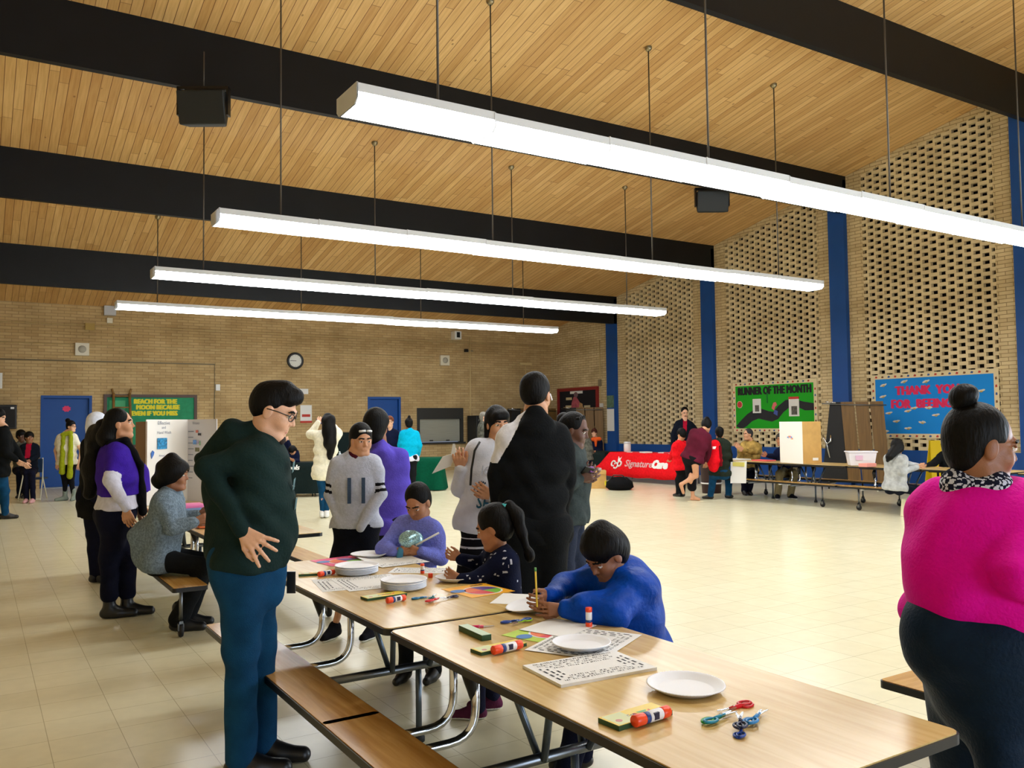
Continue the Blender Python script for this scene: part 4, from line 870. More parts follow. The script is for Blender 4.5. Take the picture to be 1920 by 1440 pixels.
def person(label, d, base, N, H, P, A, arms, legs, look=None, pitch=0, roll=0, s=1., hs=None, g=1., sk='tan', top=None, bot=None, shoes=None, hair=None,
           sw=None, hip=.085, res=.007, fres=.0035, tors=None, extra=None, face=True, glasses=None, Ap=None, bare=(), grp=None, mirror=None, acc=None, neck=.055, sht=.86):
    """joints are given as photo pixel + depth offset from d; everything becomes real metric geometry at that distance"""
    def J(q): return at(q[0], q[1], d+(q[2] if len(q) > 2 else 0))
    hs = s if hs is None else hs; sw = .148*s if sw is None else sw
    bp = np.array([*onz(*base)[:2], 0.]) if len(base) == 2 else np.array(base, float)
    root = thing('person', label, 'person', bp, 0, grp)
    n_, p_, h_ = J(N), J(P), J(H)
    up = nrm(n_-p_); f0 = face_dir(A); fw = nrm(f0-up*(f0@up)); rt = nrm(np.cross(fw, up)); TL = np.linalg.norm(n_-p_)
    fp = face_dir(A if Ap is None else Ap); rp_ = nrm(np.cross(fp, ZU))
    MT = np.stack([rt, fw, up], 1)
    tors = tors or [(0, .08, .102, 0), (.25, .068, .094, .01), (.5, .075, .106, .015), (.72, .08, .092, .002), (sht, .085, .06, -.008)]
    def torso(S, inf, t0=-1, t1=2, k=.055):
        for i in range(len(tors)):
            t, w_, r, fo = tors[i]
            if t < t0 or t > t1: continue
            c = p_+up*TL*t+fw*fo*s
            S.ell(c, ((w_+r)*s*g+inf, r*s*g+inf, min(max(.12*s, r*s), max(.04, (1-t)*TL))+inf*.3), MT, k=k)
        return S
    # ---- head frame
    lk = face_dir(A if look is None else look, pitch); hr = nrm(np.cross(lk, ZU)); hu = nrm(np.cross(hr, lk))
    if roll: a = radians(roll); hr, hu = hr*cos(a)+hu*sin(a), hu*cos(a)-hr*sin(a)
    MH = np.stack([hr, lk, hu], 1)
    def Hd(x, y, z): return h_+(hr*x+lk*y+hu*z)*hs
    B = Shape()
    B.ell(Hd(0, -.015, .035), np.array((.076, .096, .092))*hs, MH, k=.02)
    B.ell(Hd(0, .025, -.04), np.array((.056, .062, .078))*hs, MH, k=.03)
    B.cone(Hd(-.014, .066, -.097), Hd(.014, .066, -.097), .0215*hs, k=.02); B.ell(Hd(0, .052, -.055), np.array((.034, .028, .03))*hs, MH, k=.02)
    for x in (-1, 1):
        B.ell(Hd(x*.036, .052, -.028), np.array((.026, .03, .03))*hs, MH, k=.02)
        B.ell(Hd(x*.076, -.008, -.004), np.array((.009, .02, .032))*hs, MH, k=.008)
        B.cone(Hd(x*.05, .0, -.08), Hd(x*.028, .05, -.1), .016*hs, k=.03)
    B.cone(Hd(-.03, .078, .026), Hd(.03, .078, .026), .012*hs, k=.02)
    if face:
        for x in (-1, 1): B.ell(Hd(x*.032, .098, .006), np.array((.018, .014, .011))*hs, MH, k=.012, op='-')
        B.cone(Hd(0, .082, .014), Hd(0, .1, -.024), .0065*hs, .0098*hs, k=.014)
        for x in (-1, 1): B.cone(Hd(x*.0105, .090, -.028), Hd(x*.0105, .086, -.030), .0068*hs, k=.006)
        B.cone(Hd(-.016, .0795, -.056), Hd(.016, .0795, -.056), .0062*hs, k=.007, t=1); B.cone(Hd(0, .0825, -.0555), Hd(0, .0825, -.057), .0062*hs, k=.008, t=1)
        B.cone(Hd(-.012, .0800, -.0655), Hd(.012, .0800, -.0655), .0072*hs, k=.007, t=1)
        for x in (-1, 1):
            B.ell(Hd(x*.032, .076, .005), np.array((.0135, .012, .0085))*hs, MH, k=.002, t=2)
            B.ell(Hd(x*.032, .0845, .004), np.array((.0062, .0052, .0062))*hs, MH, k=.001, t=3)
            B.cone(Hd(x*.018, .090, .013), Hd(x*.047, .078, .012), .0042*hs, k=.003)          # upper lid
            B.cone(Hd(x*.014, .0895, .026), Hd(x*.034, .0865, .030), .0052*hs, .0052*hs, k=.003, t=4); B.cone(Hd(x*.034, .0865, .030), Hd(x*.053, .0745, .024), .0052*hs, .0035*hs, k=.003, t=4)
            if mirror: pass
    B.cone(h_-hu*.05*hs-lk*.02*hs, n_+up*.01, neck*s*.95, neck*s*1.1, k=.035)
    torso(B, -.012)
    sh = {}
    shc = p_+up*TL*sht
    chunks = []
    hands = []
    for side, spec in zip((-1, 1), arms):       # left, right (of the person)
        S0 = shc+rt*side*sw
        if spec is None: sh[side] = None; continue
        E, Wr = J(spec[0]), J(spec[1]); sh[side] = (S0, E, Wr)
        B.cone(S0, E, .047*s*g, .036*s, k=.03); B.cone(E, Wr, .037*s, .024*s, k=.02)
        hd = nrm(J(spec[2])-Wr) if len(spec) > 2 and spec[2] is not None else nrm(Wr-E)
        curl = spec[3] if len(spec) > 3 else .5; hl = .18*s
        if curl is None: continue
        pn = spec[4] if len(spec) > 4 else None
        wd = nrm(np.cross(hd, J(pn)-Wr)) if pn is not None else nrm(np.cross(hd, CF+.3*ZU))
        if side < 0: wd = -wd
        nr = nrm(np.cross(wd, hd)) if side > 0 else nrm(np.cross(hd, wd))
        spread = spec[5] if len(spec) > 5 else .12
        for i, (o_, L_) in enumerate(((-.034, .074), (-.012, .083), (.011, .078), (.031, .062))):
            kn = Wr+hd*hl*.48+wd*o_*s; B.cone(Wr+hd*.01+wd*o_*.45*s, kn, .0125*s, .0112*s, k=.012)
            dr = nrm(hd+wd*o_/.034*spread); a = curl; p0 = kn
            for j, fr_ in enumerate((.44, .31, .25)):
                aa = a*(.5+.5*j); dd = nrm(dr*cos(aa)+nr*sin(aa)); p1 = p0+dd*L_*fr_*s*1.05; B.cone(p0, p1, (.0092-.0008*j)*s, (.0086-.001*j)*s, k=.003); p0 = p1
        th0 = Wr+hd*.022*s-wd*.02*s+nr*.006; th1 = Wr+hd*.055*s-wd*.05*s+nr*.014*s; th2 = th1+nrm(hd*1.0-wd*.35+nr*.35*curl)*.034*s; th3 = th2+nrm(hd-wd*.05+nr*.5*curl)*.028*s
        B.cone(th0, th1, .0165*s, .0115*s, k=.012); B.cone(th1, th2, .0112*s, .0098*s, k=.004); B.cone(th2, th3, .0098*s, .008*s, k=.004)
        hands.append(Wr+hd*.08*s)
    lg = []
    for side, spec in zip((-1, 1), legs):
        if spec is None: continue
        h0 = p_+rp_*side*hip*s*g-ZU*.02; K, An = J(spec[0]), J(spec[1])
        if len(spec) < 4: An = np.array([An[0], An[1], .088*s]); lg.append((side, h0, K, An, spec))
        q_ = 1. if bare else .78
        B.cone(h0, K, .075*s*g*q_, .052*s*q_, k=.03); B.cone(K, An, .05*s*q_, .034*s*q_, k=.02); B.ell(K+(An-K)*.3-fp*.018*s*q_, np.array((.048, .045, .11))*s*q_, k=.03)
        td = face_dir(spec[2], spec[3] if len(spec) > 3 else 0)
        if 'feet' in bare: B.cone(An-td*.03*s-ZU*.045*s, An+td*.13*s-ZU*.058*s, .028*s, .022*s, k=.02); B.cone(An, An+td*.12*s-ZU*.05*s, .03*s, .02*s, k=.03)
    pad = .17*hs
    hb = (h_-np.array([pad]*3)-ZU*.07*hs, h_+np.array([pad]*3))
    chunks.append(B.mesh(fres, hb))
    for c in hands: chunks.append(B.mesh(min(fres, .0038*s) if res < .012 else res*.8, (c-.135*s, c+.135*s)))
    bb = B.bounds(); chunks.append(B.mesh(.016, (bb[0], np.array([bb[1][0], bb[1][1], min(bb[1][2], (h_-hu*.1*hs)[2])]))))
    if bare:
        for side, h0, K, An, spec in lg: chunks.append(B.mesh(.007, (np.minimum(K, An)-.16, np.maximum(K, An)+.16)))
    to_obj('body', chunks, [SK[sk], LIP[sk], M_eyew, M_iris, HB], root, None, bp)
    ctx = dict(J=J, Hd=Hd, MH=MH, hs=hs, s=s, root=root, bp=bp, p=p_, n=n_, h=h_, up=up, fw=fw, rt=rt, TL=TL, sh=sh, lg=lg, hr=hr, lk=lk, hu=hu, MT=MT, shc=shc, rp=rp_, fp=fp, res=res)
    # ---- trousers / skirt
    if bot:
        kind = bot.get('kind', 'pants'); inf = bot.get('inf', .016); Sb = Shape()
        torso(Sb, inf-.004, -1, .26)
        Sb.cone(p_-rp_*.05*s, p_+rp_*.05*s, .09*s*g+inf, k=.05)
        Sb.cut(p_+up*bot.get('top', .08)*TL, up)
        for side, h0, K, An, spec in lg:
            end = bot.get('len', 1.0); En = K+(An-K)*min(1, end) if end > 0 else K
            r2 = bot.get('cuff', .046)*s
            if kind == 'skirt': continue
            Sb.cone(h0, K, .082*s*g+inf, .058*s*g**.5+inf, k=.05); Sb.cone(K, En, .056*s*g**.4+inf, r2+inf*.6, k=.025)
            if Ap is not None or True: Sb.ell(h0-fp*.03*s*g-ZU*.01, np.array((.085, .085, .10))*s*g, k=.06)
        if kind == 'skirt':
            e = J(bot['to']); r0 = bot.get('r', .2)
            for sd in (-1, 1): Sb.cone(p_+rp_*sd*.05*s, e+rp_*sd*r0*.45, .095*s*g, r0*.62, k=.06)
            Sb.cut(e, -ZU)
        for q in bot.get('extra', ()): Sb.cone(J(q[0]), J(q[1]), q[2], q[3], k=.05)
        to_obj(bot.get('name', 'trousers'), [Sb.mesh(res, fold=bot.get('fold', .0035), seed=len(label))], bot['m'], root, bot.get('paint') and (lambda C, T: bot['paint'](C, T, ctx)), bp)
    if shoes:
        for side, h0, K, An, spec in lg:
            td = face_dir(spec[2], spec[3] if len(spec) > 3 else 0); un = nrm(np.cross(nrm(np.cross(td, ZU)), td)); So = Shape(); k_ = shoes.get('big', 1.)
            rs = nrm(np.cross(td, un))
            hl_ = An-td*.035*s-un*.045*s; toe = An+td*.165*s*k_-un*.056*s
            So.cone(hl_, An+td*.06*s-un*.05*s, .036*s*k_, .04*s*k_, k=.03); So.cone(An+td*.06*s-un*.05*s, toe, .04*s*k_, .033*s*k_, k=.03)
            So.cone(An+un*shoes.get('shaft', 0.02)*s, An-un*.03*s, .046*s*k_, .042*s*k_, k=.03); So.cone(An, An+td*.10*s-un*.04*s, .036*s, .026*s, k=.03)
            sole = An-un*.085*s; So.cut(sole, -un)
            ob = to_obj('shoe', [So.mesh(res*.8)], shoes['m'], root, (lambda C, T, sole=sole, un=un: np.where((C-sole)@un < .018*s, 1, 0)) if isinstance(shoes['m'], list) else None, bp)
    # ---- top garment
    if top:
        inf = top.get('inf', .016); St = Shape(); torso(St, inf, k=.06)
        lens = top.get('sleeve', 1.0); lens = lens if isinstance(lens, tuple) else (lens, lens)
        St.cone(shc-rt*sw*.7, shc+rt*sw*.7, .043*s*g**.5+inf*.8, k=.05)
        for side in (-1, 1): St.cone(n_-up*.015*s, shc+rt*side*sw*.75+up*.005, .05*s, .038*s+inf*.5, k=.05)
        hem = top.get('hem', -.08)
        if hem < 0:
            hr_ = top.get('hemr', .102); St.ell(p_+up*hem*TL*.5, ((.08+hr_)*s*g+inf, hr_*s*g+inf, .12*s), MT, k=.06)
            if top.get('flare'): St.cone(p_-rt*.05*s, p_-rt*.07*s+up*hem*TL, .10*s*g, top['flare'], k=.05).cone(p_+rt*.05*s, p_+rt*.07*s+up*hem*TL, .10*s*g, top['flare'], k=.05)
        for q in top.get('extra', ()): St.cone(J(q[0]), J(q[1]), q[2], q[3], k=q[4] if len(q) > 4 else .06)
        St.cut(p_+up*hem*TL, -up)
        for si, side in enumerate((-1, 1)):
            if sh[side] is None: continue
            a, e, w_ = sh[side]; lf = lens[si]; ra = top.get('arm', 1.)
            u_r, e_r, w_r = .042*s*ra+inf*.65, .035*s*ra+inf*.65, .026*s+inf*.55
            if lf <= .5: St.cone(a, a+(e-a)*lf*2, u_r, u_r, k=.04, t=5)
            else: St.cone(a, a+(e-a)*.25, u_r, u_r, k=.04, t=5); St.cone(a+(e-a)*.2, e, u_r, e_r, k=.018, t=5); St.cone(e, e+(w_-e)*((lf-.5)*2), e_r, w_r, k=.015, t=5)
        for q in top.get('extra2', ()): St.cone(J(q[0]), J(q[1]), q[2], q[3], k=.03)
        if top.get('hood'):
            hz = top['hood']
            for sd in (-1, 1): St.cone(n_+rt*sd*.06*s+fw*.04*s-up*.02*s, n_-fw*.05*s+up*.005*s, .028*s, .036*s*hz, k=.025)
            St.ell(n_-fw*.085*s-up*.06*s, np.array((.10, .045*hz, .08))*s, MT, k=.03)
        elif top.get('collar', 1): St.cone(n_-rt*.02*s-up*.005, n_+rt*.02*s-up*.005, .058*s, k=.03)
        nc = nrm(h_-n_); St.cone(n_-nc*.01+fw*.015*s, n_+nc*.2, .050*s*top.get('neckr', 1), .07*s, k=.012, op='-')
        if top.get('vneck'): St.cone(n_+fw*.06*s, n_+fw*.12*s-up*top['vneck']*s, .045*s, .02*s, k=.01, op='-')
        tagp = top.get('paint')
        def pt(C, T):
            if tagp: return tagp(C, T, ctx)
            return np.zeros_like(T)
        to_obj(top.get('name', 'sweater'), [St.mesh(res, fold=top.get('fold', .004), seed=len(label)+3)], top['m'], root, pt, bp)
        if top.get('under'):   # lighter shirt showing below the hem
            u_ = top['under']; Su = Shape(); torso(Su, inf-.006, -1, .4); Su.ell(p_+up*u_['hem']*TL*.5, ((.095+.1)*s*g+inf-.004, .105*s*g+inf-.004, .13*s), MT, k=.06); Su.cut(p_+up*u_['hem']*TL, -up)
            to_obj('undershirt', [Su.mesh(res)], u_['m'], root, None, bp)
    if top and top.get('undercollar'):
        Sc = Shape(); Sc.cone(n_-rt*.022*s+fw*.012*s-up*.01, n_+rt*.022*s+fw*.012*s-up*.01, .05*s, k=.02); Sc.cone(n_+fw*.05*s-up*.03*s, n_+fw*.055*s-up*.05*s, .03*s, k=.02); Sc.cut(n_+nc*.012+fw*.02, nrm(nc-fw*.5))
        to_obj('collar', [Sc.mesh(res*.7)], top['undercollar'], root, None, bp)
    # ---- hair
    if hair:
        hs_ = Shape(); hm = hair.get('m', HB); v = hair.get('vol', .012)
        hs_.ell(Hd(0, -.025, .045), np.array((.080+v, .094+v, .090+v))*hs, MH, k=.02)
        bk = hair.get('back', 1)
        if bk: hs_.ell(Hd(0, -.05, .02-.03*bk), np.array((.068+v, .055+v, .06+.025*bk))*hs, MH, k=.03)
        if hair.get('fringe'): hs_.ell(Hd(0, .045, .075), np.array((.062, .042, .038))*hs, MH, k=.02)
        for q in hair.get('x', ()):      # (a, b, ra, rb) in head units
            hs_.cone(Hd(*q[0]), Hd(*q[1]), q[2]*hs, q[3]*hs, k=q[4] if len(q) > 4 else .03)
        # carve the face and ears free
        fz = hair.get('line', .045)
        hs_.ell(Hd(0, .115, fz-.105), np.array((.07, .085, .105))*hs, MH, k=.008, op='-')
        if hair.get('side', 1):
            for x in (-1, 1): hs_.ell(Hd(x*.085, .03, -.03), np.array((.035, .05, .05))*hs, MH, k=.01, op='-')
        for q in hair.get('x2', ()): hs_.cone(Hd(*q[0]), Hd(*q[1]), q[2]*hs, q[3]*hs, k=.02)
        ho = to_obj(hair.get('name', 'hair'), [hs_.mesh(max(fres, .0042), fold=hair.get('fold', .0025), seed=3)], hm, root, None, bp)
    if glasses:
        q = MB()
        Hl = lambda x, y, z: Vector(tuple(Hd(x, y, z)-bp))
        for x in (-1, 1):
            pts = [Hl(x*.034+.024*cos(t), .098-.012*abs(x*.034+.024*cos(t))/.05, .004+.017*sin(t)) for t in [j*2*pi/14 for j in range(15)]]
            q.tube(pts, .0022*hs, 6); q.tube([Hl(x*.058, .09, .01), Hl(x*.082, .03, .012), Hl(x*.085, -.015, .008)], .0024*hs, 6)
        q.tube([Hl(-.011, .102, .008), Hl(.011, .102, .008)], .002*hs, 6)
        q.build('glasses', glasses, root)
    if acc: acc(ctx)
    return root
def chest_frame(c, t, x, out, fwd=None):   # frame on the chest: origin at torso height t, x to the wearer's right
    s = c['s']; o = c['p']+c['up']*c['TL']*t+c['rt']*x+c['fw']*out-c['bp']
    return frame(tuple(o), tuple(-c['rt']), tuple(c['up']))
# ================================================================== THE CAST
import time as _t
def C(n, rgb, **k): return cloth(n, rgb, **k)
M_jean = C('dark_denim', (16, 62, 96), var=.25, vscale=9, bump=.5, bscale=260)
M_dgreen = C('forest_fleece', (22, 40, 38), var=.12, vscale=10)
M_print = mat('faded_print', (96, 130, 136), .8)
# 1 man in green hoodie
def acc_man(c):
    # printed letters down the chest, seen edge-on
    for i, (t, o) in enumerate(((.74, .147), (.6, .16), (.44, .18))):
        text('chest_print', 'IIII', .07, M_print, c['root'], chest_frame(c, t, .07, o+.012), bold=.001, depth=.001)
    a = c['Hd'](0, 0, 0)
    S = Shape(); S.cone(c['Hd'](-.018, .078, -.055), c['Hd'](.018, .078, -.055), .007*c['hs'], k=.01); S.ell(c['Hd'](0, .078, -.105), np.array((.03, .018, .022))*c['hs'], c['MH'], k=.01)
    to_obj('goatee', [S.mesh(.003)], mat('beard', (40, 26, 20), .8, bump=.5, bscale=200), c['root'], None, c['bp'])
    o = MB().box((-.02, -.004, -.05), (.02, .004, .05)).build('phone_pouch', M_black, c['root']); o.location = tuple(at(546, 1092, 3.95)-c['bp']); o.rotation_euler = (0, 0, -.6)
person('man in dark green hoodie and blue jeans leaning, hand on hip, by the foreground table', 3.88, (478, 1432), N=(492, 818, .0), H=(514, 772, -.01), P=(462, 1040, .0), A=82, look=88, pitch=-22, s=1.03, hs=1.02, g=1.22,
       arms=[((430, 940, .24), (490, 1000, .28), (500, 1005, .25), .4), ((392, 880, -.22), (455, 995, -.24), (500, 1032, -.28), .35, (455, 995, .6), .5)],
       legs=[((486, 1210, .08), (492, 1412, .10), 86), ((452, 1220, -.06), (452, 1425, -.06), 80)], sk='light',
       top=dict(m=M_dgreen, hood=1.6, hem=-.05, name='hoodie', inf=.02, arm=1.2, extra=[((484, 960, 0), (494, 1000, 0), .15, .15, .1), ((445, 950, 0), (450, 1010, 0), .14, .14, .08), ((425, 905, 0), (440, 860, 0), .10, .12, .08), ((380, 862, .0), (440, 812, -.02), .035, .07, .04), ((378, 862, 0.05), (425, 880, .0), .03, .08, .05)], fold=.006),
       bot=dict(m=M_jean, inf=.012, cuff=.058, extra=[((433, 1065, -.05), (438, 1090, -.05), .08, .08), ((505, 1060, 0), (500, 1110, 0), .08, .08)], fold=.004), shoes=dict(m=M_black, big=1.1),
       hair=dict(vol=.003, line=.078, back=.3, fringe=1, x=[((0, .02, .1), (0, .06, .1), .05, .035)]), glasses=M_black, acc=acc_man, fres=.003, res=.006)
# 2 woman in purple
M_pur = C('violet_tee', (58, 30, 150)); M_lt = C('white_thermal', (206, 206, 222)); M_navyp = C('navy_jeans', (14, 16, 34))
def paint_pur(Cc, T, c):
    a, e, w = c['sh'][1]; t = ((Cc-a)@(e-a))/((e-a)@(e-a)); r = T == 5
    return np.where(r & (t > .78), 1, 0)
def acc_pur(c):
    S = Shape(); J = c['J']
    S.cone(J((185, 815, .1)), J((176, 880, .1)), .10, .09, k=.05); S.cone(J((176, 880, .1)), J((168, 925, .1)), .085, .05, k=.04); S.cone(J((200, 800, .02)), J((185, 830, .06)), .08, .1, k=.04)
    to_obj('long_hair', [S.mesh(.008, fold=.008)], HB, c['root'], None, c['bp'])
    S = Shape()
    S.cone(J((208, 835, -.1)), J((236, 828, .0)), .035, .04, k=.03); S.cone(J((236, 828, -.05)), J((262, 870, -.02)), .035, .03, k=.03); S.cone(J((262, 870, 0)), J((268, 960, .02)), .03, .035, k=.03); S.cone(J((212, 820, .1)), J((240, 838, .1)), .04, .035, k=.03)
    to_obj('black_scarf', [S.mesh(.008, fold=.004)], C('scarf_black', (12, 12, 16)), c['root'], None, c['bp'])
    a, e, w = c['sh'][1]; MB().tube([tuple(w-nrm(w-e)*.03-c['bp']-CR*.035), tuple(w-nrm(w-e)*.03-c['bp']+CR*.035)], .008).build('bracelet', mat('brown_band', (80, 40, 36), .5), c['root'])
person('woman in violet shirt over white sleeves, long black hair, standing at left', 7.05, (222, 1142), N=(216, 828), H=(226, 796), P=(218, 962), A=60, look=75, pitch=6, s=1., g=1.38,
       arms=[((262, 900, .2), (262, 950, .2), (265, 965, .15), .3), ((208, 900, -.26), (236, 952, -.28), (248, 990, -.28), .5)],
       legs=[((240, 1040, .08), (238, 1122, .08), 75), ((205, 1045, -.02), (205, 1128, -.02), 70)], sk='tan',
       top=dict(m=[M_pur, M_lt], hem=.27, name='shirt', inf=.022, paint=paint_pur, arm=1.35, collar=0, extra=[((250, 890, .1), (252, 925, .1), .12, .13, .08)], under=dict(hem=.08, m=M_lt)),
       bot=dict(m=M_navyp, inf=.012, cuff=.06, len=.75, top=.12), shoes=dict(m=M_black, big=1.12, shaft=.16),
       hair=dict(vol=.006, line=.08, x=[((0, -.07, 0), (0, -.11, -.09), .07, .09)]), acc=acc_pur, fres=.0045, res=.0085)
# 28 woman in white head scarf behind her
M_blk = C('black_wool', (12, 12, 14), bump=.7)
person('person with white head covering and black coat, mostly hidden behind the woman in violet', 8.6, (178, 1075), N=(186, 822), H=(184, 800), P=(180, 925), A=20, look=10, s=.98, g=1.05,
       arms=[((168, 880, .1), (165, 930, -.05), None, .5), ((205, 880, .1), (205, 930, 0), None, .5)], legs=[((175, 1000, .05), (178, 1060, .05), 20), ((190, 1000, .05), (192, 1062, .05), 20)], sk='brown',
       top=dict(m=M_blk, hem=-.45, name='coat', inf=.03, flare=.11), bot=dict(m=M_navyp, inf=.012), shoes=dict(m=M_black), hair=dict(vol=.02, name='head_covering', m=C('white_scarf', (216, 222, 236)), x=[((0, -.03, -.03), (0, -.03, -.12), .09, .1)], line=.03), fres=.008, res=.012)
# 3 seated woman in grey cardigan
M_card_ = C('grey_boucle', (112, 128, 140), var=.35, vscale=60, bump=1., bscale=120)
def acc_card(c):
    J = c['J']; S = Shape()
    S.cone(J((402, 1000, -.05)), J((398, 975, -.05)), .035, .05, k=.02); S.cone(J((392, 968, -.05)), J((400, 990, -.05)), .04, .04, k=.02)
    to_obj('plastic_bag', [S.mesh(.008, fold=.004)], mat('clear_poly', (214, 220, 226), .2, trans=.4), c['root'], None, c['bp'])
person('woman in fuzzy grey cardigan with short curly black hair seated on the second bench', 6.62, (1.35, 7.05, 0), N=(318, 918), H=(328, 891), P=(302, 1042, -.0), A=82, look=86, pitch=-3, s=.97, g=1.02,
       arms=[((335, 975, .2), (372, 966, .18), (390, 965, .15), .5), ((322, 990, -.2), (362, 978, -.16), (384, 972, -.12), .6)],
       legs=[((392, 1052, .1), (350, 1140, .12), 80), ((384, 1062, -.1), (335, 1142, -.05), 84)], sk='brown',
       top=dict(m=M_card_, hem=-.2, name='cardigan', inf=.032, arm=1.15, extra=[((275, 1050, 0), (262, 1005, 0), .07, .09, .08), ((290, 1000, 0), (268, 1040, 0), .13, .07, .08)], fold=.005),
       bot=dict(m=C('black_trousers', (20, 22, 24)), inf=.008, cuff=.07), shoes=dict(m=M_black, big=1.1, shaft=.1),
       hair=dict(vol=.034, line=.055, fold=.011, x=[((0, -.06, .03), (0, -.1, -.04), .08, .07), ((0, -.02, .1), (0, .04, .09), .06, .04)], name='curly_hair', side=0), acc=acc_card, fres=.0045, res=.0085)
# 4 girl in pale grey hoodie
M_pgrey = C('heather_grey', (176, 180, 194), var=.1, vscale=50); M_stripe = C('stripe_black', (18, 18, 22))
def paint_g(Cc, T, c):
    r = np.zeros_like(T)
    for sd in (-1, 1):
        a, e, w = c['sh'][sd]; t = ((Cc-a)@(e-a))/((e-a)@(e-a)); L_ = np.linalg.norm(e-a)
        r = np.where((T == 5) & (np.abs((Cc-(a+(e-a)*np.clip(t, 0, 1)[:, None]))).sum(1) < .15) & (((t > .66) & (t < .76)) | ((t > .86) & (t < .96))), 1, r)
    return r
def acc_girl(c):
    q = MB(); q.tube([tuple(c['Hd'](-.05, .075, .085)-c['bp']), tuple(c['Hd'](-.03, .095, .09)-c['bp']), tuple(c['Hd'](-.006, .1, .092)-c['bp'])], .008, 6).tube([tuple(c['Hd'](.05, .075, .085)-c['bp']), tuple(c['Hd'](.03, .095, .09)-c['bp']), tuple(c['Hd'](.006, .1, .092)-c['bp'])], .008, 6)
    q.build('hair_clips', mat('clip_white', (220, 220, 220), .3), c['root'])
    for x in (-1, 1): text('chest_letter', 'I', .26, C('letter_navy', (60, 76, 98)), c['root'], chest_frame(c, .35, .07 if x > 0 else -.03, .142), bold=.004, depth=.001, sx=.8)
person('girl in pale grey hoodie with black sleeve stripes walking behind the table, head turned', 6.25, (650, 1192), N=(668, 851), H=(678, 826), P=(668, 985), A=172, look=150, pitch=-8, s=.92, g=.98,
       arms=[((713, 926, -.03), (676, 990, -.16), (664, 1003, -.16), None), ((620, 926, -.02), (638, 985, -.08), (648, 1000, -.1), None)],
       legs=[((690, 1085, -.02), (700, 1172, .05), 200), ((650, 1085, .0), (628, 1180, .05), 200)], sk='tan',
       top=dict(m=[M_pgrey, M_stripe], undercollar=C('wine', (70, 20, 34)), hem=-.02, hood=1.1, name='hoodie', inf=.018, paint=paint_g, arm=1.15, fold=.005),
       bot=dict(m=C('black_skirt', (12, 14, 24)), kind='skirt', to=(668, 1110, 0), r=.24, name='skirt'), shoes=dict(m=[C('sneaker_black', (18, 18, 24)), M_white], shaft=.0),
       hair=dict(vol=.008, line=.07, x=[((.0, -.07, -.02), (.05, -.09, -.12), .06, .045), ((-.07, -.04, 0), (-.07, -.05, -.07), .03, .03)]), acc=acc_girl, fres=.0036, res=.0075)
# 5 purple-blue hoodie from behind
M_iris2 = C('iris_hoodie', (84, 70, 176), var=.08)
person('person in periwinkle blue hoodie with black hair seen from behind, beside the grey hoodie girl', 7.1, (722, 1128), N=(713, 838), H=(707, 800), P=(720, 985), A=-8, look=12, s=1.04, hs=1.06, g=1.12,
       arms=[((680, 920, .05), (678, 980, .15), None, None), ((752, 920, .05), (752, 985, .12), None, None)], legs=[((705, 1060), (705, 1115), 0), ((740, 1060), (740, 1118), 0)], sk='brown',
       top=dict(m=M_iris2, hood=1.7, hem=-.10, name='hoodie', inf=.03, arm=1.3, fold=.007), bot=dict(m=C('black_trousers', (20, 22, 24)), inf=.02), shoes=dict(m=M_black),
       hair=dict(vol=.02, line=.05, x=[((0, -.05, 0), (0, -.06, -.07), .08, .07)]), fres=.006, res=.0085)
# 6 seated girl in lavender
M_lav = C('lavender_knit', (118, 126, 214), var=.12, vscale=60, bump=.6)
def acc_lav(c):
    J = c['J']; S = Shape(); S.ell(J((770, 1012, -.16)), np.array((.085, .06, .06)), k=.02)
    o = to_obj('foil_ball', [S.mesh(.006, fold=.004)], mat('glitter_blue', (150, 190, 225), .25, .5, var=.8, vscale=160), c['root'], None, c['bp'])
    MB().tube([tuple(J((780, 1022, -.2))-c['bp']), tuple(J((823, 999, -.22))-c['bp'])], .006).build('drinking_straw', M_paper, c['root'])
    S = Shape(); S.cone(J((752, 1030, -.2)), J((748, 1050, -.2)), .02, .02); to_obj('blue_tip', [S.mesh(.006)], mat('teal_tip', (60, 130, 170), .6), c['root'], None, c['bp'])
person('girl in lavender sweater seated at the table holding a glittery blue ball', 5.5, (2.45, 4.92, 0), N=(786, 972), H=(784, 943, -.02), P=(776, 1100, .05), A=200, look=205, pitch=-32, s=.74, hs=.93, g=1.05,
       arms=[((826, 1045, -.04), (790, 1034, -.18), (772, 1030, -.2), .9), ((720, 1030, -.06), (740, 1034, -.18), (755, 1032, -.2), .9)],
       legs=[((810, 1130, -.25), (815, 1200, -.25), 200), ((760, 1130, -.25), (760, 1200, -.25), 200)], sk='med',
       top=dict(m=M_lav, hem=-.05, name='sweater', inf=.026, arm=1.35, collar=1, undercollar=mat('coral', (240, 90, 130), .8)), bot=dict(m=C('black_trousers', (20, 22, 24))), shoes=dict(m=M_black),
       hair=dict(vol=.005, line=.078, x2=[((.04, -.09, .0), (.085, -.1, -.06), .04, .035), ((.085, -.1, -.06), (.09, -.1, -.12), .03, .015)]), acc=acc_lav, fres=.0032, res=.006)
